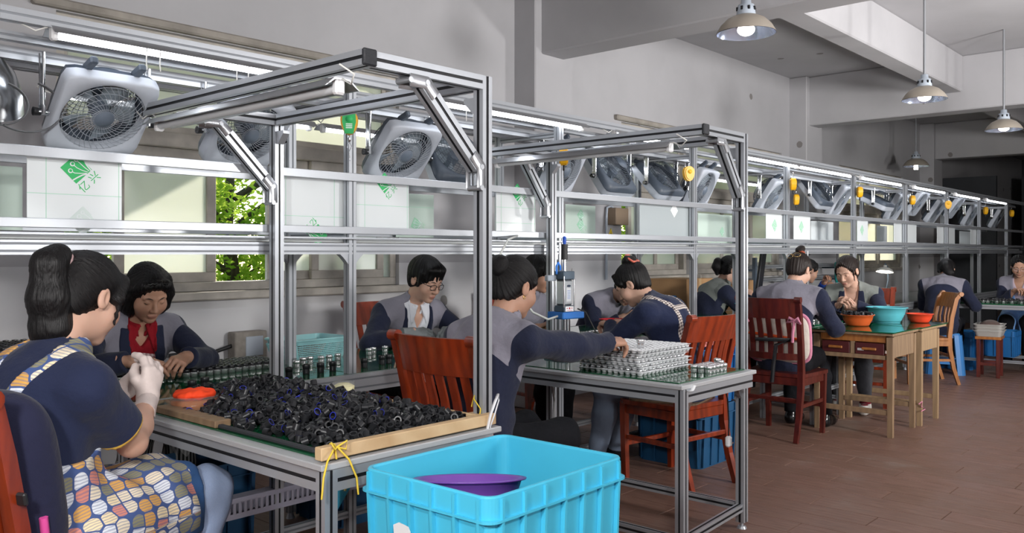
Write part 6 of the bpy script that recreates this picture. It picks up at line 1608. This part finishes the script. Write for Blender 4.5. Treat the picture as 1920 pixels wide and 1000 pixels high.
O('glass', MB().lathe([(.001, 0), (.037, 0), (.041, .070), (.0395, .070), (.036, .003), (.001, .003)], 28), mat('thin_clear_glass', '#f3e6d6', .05), jar); O('paste', MB().lathe([(.001, .0032), (.036, .0032), (.039, .055), (.022, .064), (.001, .060)], 24), mat('pale_paste', '#e6dfae', .4), jar)
jar.location = (1.915, 2.55, .7515)
# basket on the line
def lattice_basket(label, x, y, z, L, W, H, m, rz=0, name='plastic_basket', cat='basket', holes=True):
    r = E(name, label, cat, (x, y, z), rz)
    R = lambda k, zz: [(a * k, b * k, zz) for a, b in rr2(L, W, .03)]
    b = MB(); b.loft([R(.80, .0), R(.82, .012)], 0, False, False); b.add(R(.80, .001), [tuple(range(24))]); b.loft([R(.945, H * .74), R(.985, H - .01), R(1.04, H - .008), R(1.04, H), R(.97, H), R(.93, H * .74)], 0, False, False)
    b.loft([R(.80, .012), R(.82, .012), R(.82, .0125)], 0, False, False); O('rim_and_base', b, m, r)
    lt = MB()
    def wall(p0, p1, q0, q1, n, rows):
        p0, p1, q0, q1 = map(Vector, (p0, p1, q0, q1)); nrm = (p1 - p0).cross(q0 - p0).normalized() * .0012
        for i in range(n + 1):
            u = i / n; a = p0.lerp(p1, u); c = q0.lerp(q1, u); dv = (p1 - p0).normalized() * .0016
            lt.add([a - dv + nrm, a + dv + nrm, c + dv + nrm, c - dv + nrm, a - dv - nrm, a + dv - nrm, c + dv - nrm, c - dv - nrm], [(0, 1, 2, 3), (7, 6, 5, 4), (0, 3, 7, 4), (1, 5, 6, 2)])
        for j in range(rows + 1):
            v = j / rows; a = p0.lerp(q0, v); c = p1.lerp(q1, v); dz = Vector((0, 0, .0016))
            lt.add([a - dz + nrm, c - dz + nrm, c + dz + nrm, a + dz + nrm, a - dz - nrm, c - dz - nrm, c + dz - nrm, a + dz - nrm], [(0, 1, 2, 3), (7, 6, 5, 4)])
    k0, k1, z0, z1 = .81, .945, .012, H * .75; hl, hw = L / 2, W / 2; c_ = .9
    for s in (-1, 1):
        wall((-hl * k0 * c_, s * hw * k0, z0), (hl * k0 * c_, s * hw * k0, z0), (-hl * k1 * c_, s * hw * k1, z1), (hl * k1 * c_, s * hw * k1, z1), int(L / .012), 7)
        wall((s * hl * k0, -hw * k0 * c_, z0), (s * hl * k0, hw * k0 * c_, z0), (s * hl * k1, -hw * k1 * c_, z1), (s * hl * k1, hw * k1 * c_, z1), int(W / .012), 7)
    o = O('lattice', lt, m, r); o['kind'] = 'stuff'; cn = MB()
    for sx in (-1, 1):
        for sy in (-1, 1): cn.cyl((sx * hl * k0 * .95, sy * hw * k0 * .95, .0), (sx * hl * k1 * .95, sy * hw * k1 * .95, H * .76), .012, None, 8)
    o = O('corner_posts', cn, m, r); o['kind'] = 'stuff'
    return r
lattice_basket('pale teal perforated basket on the green worktop, holding an orange bowl', 2.60, 3.77, .751, .36, .25, .105, mat('pale_teal_plastic', '#93c9cd', .4), .05)
bowl('orange bowl inside the pale teal basket', 2.60, 3.77, .766, .10, .06, ORANGE)
lattice_basket('pink perforated basket on the dusty blue crates', 4.76, 2.78, .713, .38, .30, .12, PINKP, .1)
# hanging and lying bits at the second table
T(O('paper_tag', MB().tube([(3.16, 1.829, .74), (3.14, 1.826, .726), (3.125, 1.822, .722), (3.10, 1.819, .724)], .012, 4, flat=.08), WHITEP), 'small white paper tag taped to the corner of the second gantry table', 'tag')
T(O('foam_edging', MB().box((3.50, 3.02, .7575), (.40, .03, .012), bev=.003), mat('black_foam', '#303236', .8)), 'dark edging strip at the rear of the second gantry table', 'strip')
pl_ = E('power_plug', 'white power plug hanging on a black cable at the second gantry', 'plug', (3.70, 1.955, .40))
O('plug_body', MB().box((0, 0, 0), (.034, .026, .052), bev=.008), WHITEP, pl_)
p = MB()
for s in (-1, 1): p.box((.024, s * .008, -.01), (.018, .002, .007))
o = O('pins', p, STEEL, pl_); o['kind'] = 'stuff'
O('cable', MB().tube([(0, 0, .02), (.002, .0, .10), (-.01, .0, .2), (-.04, .0, .27), (-.06, -.02, .30), (-.02, -.03, .27), (.02, -.04, .29)], .0035, 7), WIREB, pl_)
# air press standing on the second table
pr = E('air_press', 'small pneumatic bench press with blue clamp plate and steel columns', 'press', (3.50, 2.78, .7515), -.15)
BLUEPL = mat('blue_enamel', '#2a72c4', .4); SLATE = mat('slate_grey_metal', '#566472', .4, .5)
O('base_plate', MB().box((0.02, 0, .01), (.20, .16, .02), bev=.004), SLATE, pr)
for x in (.055,): O('column', MB().cyl((x, .045, .02), (x, .045, .40), .017, None, 20), STEEL, pr)
O('clamp_plate', MB().box((0.005, .0, .218), (.155, .12, .036), bev=.005), BLUEPL, pr)
O('ram', MB().cyl((-.015, -.01, .09), (-.015, -.01, .24), .0125, None, 16), STEEL, pr)
O('flange', MB().box((-.015, -.01, .252), (.075, .075, .032), bev=.003), SLATE, pr)
O('cylinder', MB().box((-.015, -.01, .336), (.066, .066, .136), bev=.010), mat('satin_metal', '#c5cbd0', .3, .8), pr)
for sx in (-1, 1):
    for sy in (-1, 1): O('tie_rod', MB().cyl((-.015 + sx * .035, -.01 + sy * .035, .26), (-.015 + sx * .035, -.01 + sy * .035, .42), .004, None, 8), STEEL, pr)
O('head_block', MB().box((-.015, -.01, .424), (.078, .078, .044), bev=.004), SLATE, pr)
O('adjuster_rod', MB().cyl((-.015, -.01, .44), (-.015, -.01, .54), .0085, None, 12), STEEL, pr); O('stop_sleeve', MB().cyl((-.015, -.01, .505), (-.015, -.01, .585), .017, None, 16), BLACKP, pr); O('blue_tip', MB().lathe([(.008, .585), (.010, .60), (.010, .62), (.004, .626), (0, .626)], 12, 0, TR(-.015, -.01, 0)), mat('blue_cap', '#2559c8', .35), pr)
O('air_fitting', MB().tube([(-.06, .0, .43), (-.062, .0, .47), (-.05, -.0, .49), (-.035, 0, .47), (-.035, 0, .45)], .006, 8), mat('blue_hose', '#2f7fe0', .3), pr)
O('valve', MB().box((-.085, .02, .41), (.06, .03, .03), bev=.004), GREYP, pr)
lab = MB(); lab.box((0, 0, 0), (.034, .0006, .07), 0); text_into(lab, 'AIR', .001, TR(0, -.001, 0) @ RX(math.pi / 2), 1) if False else None
lab.prism([(.013 * math.cos(t), .006 * math.sin(t)) for t in (6.283 * k / 14 for k in range(14))], .0, .0008, 1, TR(0, -.0003, .045) @ RX(math.pi / 2)); 
for k in range(6): lab.box((0, -.0005, .02 - k * .008), (.022, .0004, .003), 2)
o = O('printed_label', lab, [mat('label_silver', '#d5d9dd', .4), mat('label_navy', '#27374f', .4), mat('label_blue', '#7d97c8', .4)], pr); o.location = (-.015, -.0435, .325)
lab = MB(); lab.box((0, 0, 0), (.056, .0006, .026), 0); lab.prism([(.005 * math.cos(t), .005 * math.sin(t)) for t in (6.283 * k / 12 for k in range(12))], 0, .0008, 1, TR(0, -.0003, .003) @ RX(math.pi / 2))
for s in (-1, 1): lab.box((s * .016, -.0005, .003), (.008, .0004, .004), 1)
lab.box((0, -.0005, -.008), (.042, .0004, .002), 1)
o = O('printed_label', lab, [WHITEP, mat('red_print', '#b3202c', .5)], pr); o.location = (-.015, -.0485, .252)
O('hose', MB().tube([(-.07, -.02, .215), (-.12, -.0, .20), (-.17, .06, .235), (-.20, .12, .31), (-.22, .16, .42)], .006, 8), mat('milky_hose', '#cfd3cf', .4), pr)
O('power_lead', MB().tube([(.05, -.04, .25), (.09, -.06, .23), (.12, -.08, .16), (.15, -.12, .06), (.18, -.15, .012)], .004, 7), WIREB, pr)
# clear bag, hoses
F = Field((-.22, -.12, -.02), (.22, .12, .12), .006); D = F.new(); rr = random.Random(4)
for k in range(14): F.ell(D, (rr.uniform(-.15, .15), rr.uniform(-.06, .06), rr.uniform(.0, .05)), (rr.uniform(.03, .07), rr.uniform(.02, .05), rr.uniform(.015, .035)), k=.01)
X, Y, Z = F.full(); D = D + f4(.006) * (np.sin(X * 130 + 4 * np.sin(Y * 70)) * np.sin(Z * 120 + Y * 90)).astype(f4); D = np.maximum(D, -Z + 0 * X + 0 * Y); V, Q = F.poly(D)
bag = O('plastic_bag', np_mesh('plastic_bag', [(V, Q)], [mat('milky_film', '#d3dad6', .25, trans=.45, ior=1.1)])); bag.location = (5.0, 3.30, .752); bag.rotation_euler = (0, 0, .3); T(bag, 'crumpled clear plastic bag on the line left of the woman with coral clip', 'bag')
T(O('air_hose', MB().tube([(3.60, 3.16, 1.40), (3.3, 3.0, 1.36), (3.15, 2.92, 1.28), (3.19, 2.88, 1.20), (3.27, 2.92, 1.15)], .006, 8), mat('milky_hose', '#cfd3cf', .4)), 'milky air hose drooping between the two gantries', 'hose')
T(O('power_cable', MB().tube([(3.35, 2.75, .66), (3.36, 2.74, .55), (3.30, 2.70, .40), (3.28, 2.66, .25), (3.34, 2.60, .10), (3.2, 2.5, .006), (2.9, 2.6, .006)], .006, 7), mat('grey_cable', '#9a9c9e', .5)), 'grey cable hanging under the second gantry table to the floor', 'cable')
# perforated cable tray under the nearest bay
ct = E('cable_tray', 'pale grey slotted cable tray under the line behind the nearest table', 'cable tray', (1.2, 3.045, .25))
b = MB(); b.box((.62, .03, .002), (1.24, .06, .004)); b.box((.62, .0, .012), (1.24, .003, .02)); b.box((.62, .0, .070), (1.24, .003, .016)); b.box((.62, .06, .04), (1.24, .003, .08)); b.box((.62, .03, .0795), (1.24, .06, .003)); LIL = mat('lilac_grey_plastic', '#b9b9cc', .5); O('channel', b, LIL, ct)
b = MB()
for k in range(52): b.box((.012 + k * .024, 0, .042), (.013, .003, .042))
o = O('slotted_side', b, LIL, ct); o['kind'] = 'stuff'

# ------------------------------------------------------------------ wooden desks
def desk(label, x0, x1, y0, y1, drawers, m, z=.73, legx=None):
    cx, cy = (x0 + x1) / 2, (y0 + y1) / 2; r = E('wooden_desk', label, 'desk', (cx, cy, 0)); hx, hy = (x1 - x0) / 2, (y1 - y0) / 2
    lx = legx or (-hx + .04, hx - .04)
    for sx in lx:
        for sy in (-1, 1):
            b = MB(); b.tube([(sx, sy * (hy - .03), 0), (sx, sy * (hy - .03), z - .03)], [.024, .030], 4, up=(1, 1, 0), sm=False); O('leg', b, m, r)
        O('low_stretcher', MB().box((sx, 0, .17), (.03, 2 * hy - .1, .035), bev=.002), m, r)
    for sy in (-1, 1): O('side_board', MB().box(((lx[0] + lx[1]) / 2, sy * (hy - .025), z - .10), (lx[1] - lx[0] - .04, .022, .15), bev=.002), m, r)
    for sx in (0, 1): O('end_board', MB().box((lx[sx], 0, z - .045 if sx == 0 and drawers else z - .10), (.030 if sx == 0 else .022, 2 * hy - .12, .05 if sx == 0 and drawers else .15), bev=.002), OAKW if sx == 0 and drawers else m, r)
    if drawers:
        O('drawer_rail', MB().box((lx[0], 0, z - .175), (.03, 2 * hy - .12, .03), bev=.002), m, r); O('divider', MB().box((lx[0], 0, z - .115), (.028, .03, .09), bev=.002), PINE2, r)
        for s in (-1, 1):
            w = hy - .09; dr = O('drawer', MB().box((lx[0] - .004, s * (w / 2 + .02), z - .118), (.026, w, .082), bev=.003), mat('maroon_paint', '#4b1a1c', .5), r); O('handle', MB().box((lx[0] - .024, s * (w / 2 + .02), z - .118), (.016, .10, .018), bev=.004), OAKW, dr)
        O('tag', MB().box((lx[0] - .0185, -.06, z - .125), (.001, .045, .016)), WHITEP, r)
    O('desk_top', MB().box((0, 0, z - .010), (2 * hx, 2 * hy, .02), bev=.003), m, r); O('glass_sheet', MB().box((0, 0, z + .004), (2 * hx + .02, 2 * hy + .02, .008), bev=.002), GREENTOP, r)
    return r
desk('wooden desk with two maroon drawers and green glass top', 6.19, 6.74, 2.02, 2.60, True, PINE2)
desk('smaller pine desk pushed against the one with maroon drawers', 6.76, 7.38, 2.00, 2.58, False, wood('old_pine', '#8a7258', '#a58a68', .6, (6, 6, .8), 0, 4), z=.731, legx=(-.27, .13))
T(O('pink_string', MB().tube([(6.745, 2.02, .17), (6.76, 2.0, .19), (6.775, 2.01, .15), (6.80, 1.99, .13), (6.74, 2.0, .12)], .004, 6), PINKC), 'pink string tied around the touching legs of the two desks', 'string')

# ------------------------------------------------------------------ along the wall and far away
eb = E('electrical_box', 'brown electrical box on the wall left of the second window', 'box', (6.78, 4.79, 1.64))
O('housing', MB().box((0, -.05, 0), (.21, .10, .16), bev=.006), mat('brown_box', '#8d7a66', .5), eb); O('conduit', MB().tube([(-.04, -.02, .08), (-.08, -.02, .10), (-.14, -.02, .08), (-.15, -.02, 0), (-.15, -.02, -.6)], .012, 8), GREYP, eb)
w = E('warning_sign', 'yellow triangular electric shock warning sign below the brown box', 'sign', (6.74, 4.798, 1.475))
O('plate', MB().prism([(-.055, -.045), (.055, -.045), (0, .055)], 0, .002, 0, RX(math.pi / 2)), mat('warning_yellow', '#e3c62c', .5), w)
O('bolt_mark', MB().prism([(.006, .028), (-.012, -.006), (-.002, -.006), (-.008, -.034), (.012, .002), (.002, .002)], .002, .0028, 0, RX(math.pi / 2)), BLACKP, w)
def carton(label, x, y, z, sx, sy, sz, rz=0):
    r = E('carton', label, 'carton', (x, y, z), rz); O('box', MB().box((0, 0, sz / 2), (sx, sy, sz), bev=.003), mat('cardboard', '#a8835c', .85, 0, .12, 6), r); O('tape', MB().box((0, 0, sz / 2), (.05, sy + .002, sz + .002)), mat('packing_tape', '#c2a47c', .3), r); return r
crate('blue crate behind the line, under the cartons by the wall', 6.75, 4.42, 0, 0, .60, .40, .45, BLUEP, (5, 4)); crate('blue crate with open top behind the line, left of the woman with low ponytail', 6.72, 4.42, .452, .02, .58, .40, .44, BLUEP, (5, 4))
carton('lower brown carton by the wall, left of the woman with low ponytail', 7.45, 4.42, .0, .5, .42, .52); carton('upper brown carton by the wall, left of the woman with low ponytail', 7.42, 4.44, .522, .55, .42, .52, .05)
carton('large carton leaning by the wall right of the woman with low ponytail', 8.4, 4.45, .0, .45, .4, 1.0, .1)
carton('carton under the far table beside the blue apron', 10.6, 1.55, .17, .34, .36, .40)
rk = E('bar_rack', 'low steel rack of stacked bars along the wall beyond the third bay', 'rack', (9.6, 4.5, 0))
for x in (-.75, .5, 1.75):
    O('upright', MB().box((x, -.14, .62), (.04, .04, 1.24)), DGREY, rk)
    for k in range(3): O('arm', MB().box((x, .02, .80 + k * .15), (.035, .32, .025)), DGREY, rk)
for k in range(3):
    for j in range(5):
        T(O('aluminium_bar', bar(MB(), (8.75 + rnd.uniform(0, .15), 4.40 + j * .052, .833 + k * .15), (11.6 + rnd.uniform(-.1, .1), 4.40 + j * .052, .833 + k * .15), .038, .038), [ALU, GRV2]), 'long aluminium bar on the low wall rack, %s layer, %s from the front' % (('bottom', 'middle', 'top')[k], ORD[j]), 'bar', 'stacked bars on the rack')
T(O('black_strut', MB().box((0, 0, 0), (.10, .03, .60), 0, TR(8.35, 4.05, 1.05) @ RY(.28), .004), BLACKP), 'black strut leaning behind the line near the cartons', 'strut')
sd = E('power_screwdriver', 'teal electric screwdriver hanging beside the face of the woman with gold clip', 'screwdriver', (8.98, 3.50, .98))
O('body', MB().lathe([(0, 0), (.012, .0), (.022, .03), (.024, .12), (.020, .14), (.024, .17), (.022, .21), (.008, .22), (0, .22)], 18), mat('teal_casing', '#1f7d7c', .4), sd); O('bit', MB().cyl((0, 0, -.05), (0, 0, .0), .006, None, 8), STEEL, sd); O('cord', MB().tube([(0, 0, .22), (.01, 0, .30), (-.03, 0, .36), (-.12, 0, .40)], .004, 6), WIREB, sd)
T(O('hanging_strip', MB().box((0, 0, 0), (.012, .004, .36), 0, TR(7.33, 3.112, 1.13)), WHITEP), 'thin white strip hanging from the shelf beside the head with gold clip', 'strip')
ws_ = E('wooden_stool', 'small brown wooden stool under the stacked grey baskets', 'stool', (10.03, 2.30, 0), .1)
O('seat', MB().box((0, 0, .41), (.30, .24, .03), bev=.004), OAKW, ws_)
for sx in (-1, 1):
    for sy in (-1, 1): O('leg', MB().box((sx * .12, sy * .09, .2), (.035, .035, .40), bev=.003), MAHOG2, ws_)
    O('stretcher', MB().box((sx * .12, 0, .14), (.02, .18, .03)), MAHOG2, ws_)
GB = mat('grey_basket', '#a8a6a2', .5)
for k in range(3): 
    b = E('grey_basket', 'shallow grey basket on the wooden stool, %s of three' % ('lowest', 'middle', 'top')[k], 'basket', (10.03, 2.30, .426 + k * .032), .1, 'stacked grey baskets'); R = lambda q, zz: [(a * q, c * q, zz) for a, c in rr2(.34, .27, .04)]
    mb = MB(); mb.loft([R(.84, 0), R(.97, .055), R(1.02, .055), R(1.02, .062), R(.95, .062), R(.82, .006)], 0, False, False); mb.add(R(.84, .001), [tuple(range(24))]); O('shell', mb, GB, b)
F = Field((-.16, -.12, -.02), (.16, .12, .1), .008); D = F.new(); F.ell(D, (0, 0, .01), (.13, .10, .065)); F.ell(D, (.05, 0, .03), (.07, .07, .04), k=.03); V, Q = F.poly(D); o = O('folded_cloth', np_mesh('folded_cloth', [(V, Q)], [cloth_mat('brown_cloth', '#5b4a45')], {'uvw': V})); o.location = (10.03, 2.30, .512); T(o, 'brown cloth bundled on the grey baskets', 'cloth')
# round steel hood and bands at the upper left
hd = E('steel_hood', 'shiny round steel hood with hanging band loops at the upper left edge', 'hood', (.97, 3.40, 1.91))
O('bowl', MB().lathe([(.17, -.10), (.168, -.095), (.155, -.03), (.12, .04), (.07, .085), (.02, .10), (.001, .10)], 40, 0, RX(.5)), mat('dull_steel', '#b9bcc0', .22, .95), hd)
for k, (cx, r1) in enumerate(((.02, .10), (.11, .12))):
    O('band_loop', MB().tube([(cx + r1 * math.cos(t), -.16, -.11 + r1 * .75 * math.sin(t)) for t in np.linspace(-3.0, 1.2, 22)], .012, 6, flat=.25, up=(0, 0, 1)), mat('grey_band', '#6b6d70', .4, .4), hd)
O('stem', MB().cyl((0, 0, .09), (0, 0, .16), .012, None, 8), STEEL, hd)
cab = MB()
for x in (1.42, 1.47, 1.78, 1.83, 3.05, 3.10, 4.5, 4.56): cab.tube([(x, 3.08, 2.06), (x + .005, 3.06, 2.04), (x, 3.055, 1.98), (x + .005, 3.06, 1.955)], .0022, 5)
T(O('cable_ties', cab, WIREW), None, None, kind='stuff')
T(O('wall_conduit', MB().tube([(6.86, 4.78, 2.60), (8.2, 4.78, 2.60)], .035, 8), mat('rusty_pipe', '#8a7c74', .7, 0, .4, 14)), 'rusty pipe along the wall above the second window', 'pipe') if False else None
cb = MB(); cb.tube([(2.35, 4.77, .70), (2.5, 4.765, .705), (2.6, 4.765, .69), (2.68, 4.765, .71), (2.74, 4.75, .73)], .012, 8)
T(O('wall_cable', cb, WIREB), 'black cable running along the wall below the first window', 'cable')
jb = E('junction_box', 'old grey socket box on the wall behind the pale teal basket', 'socket', (2.84, 4.75, .70)); O('housing', MB().box((0, 0, 0), (.22, .09, .22), bev=.006), mat('old_socket', '#8e8880', .6, 0, .2, 20), jb); O('face_plate', MB().box((.02, -.047, .02), (.12, .006, .12), bev=.003), GREYP, jb)
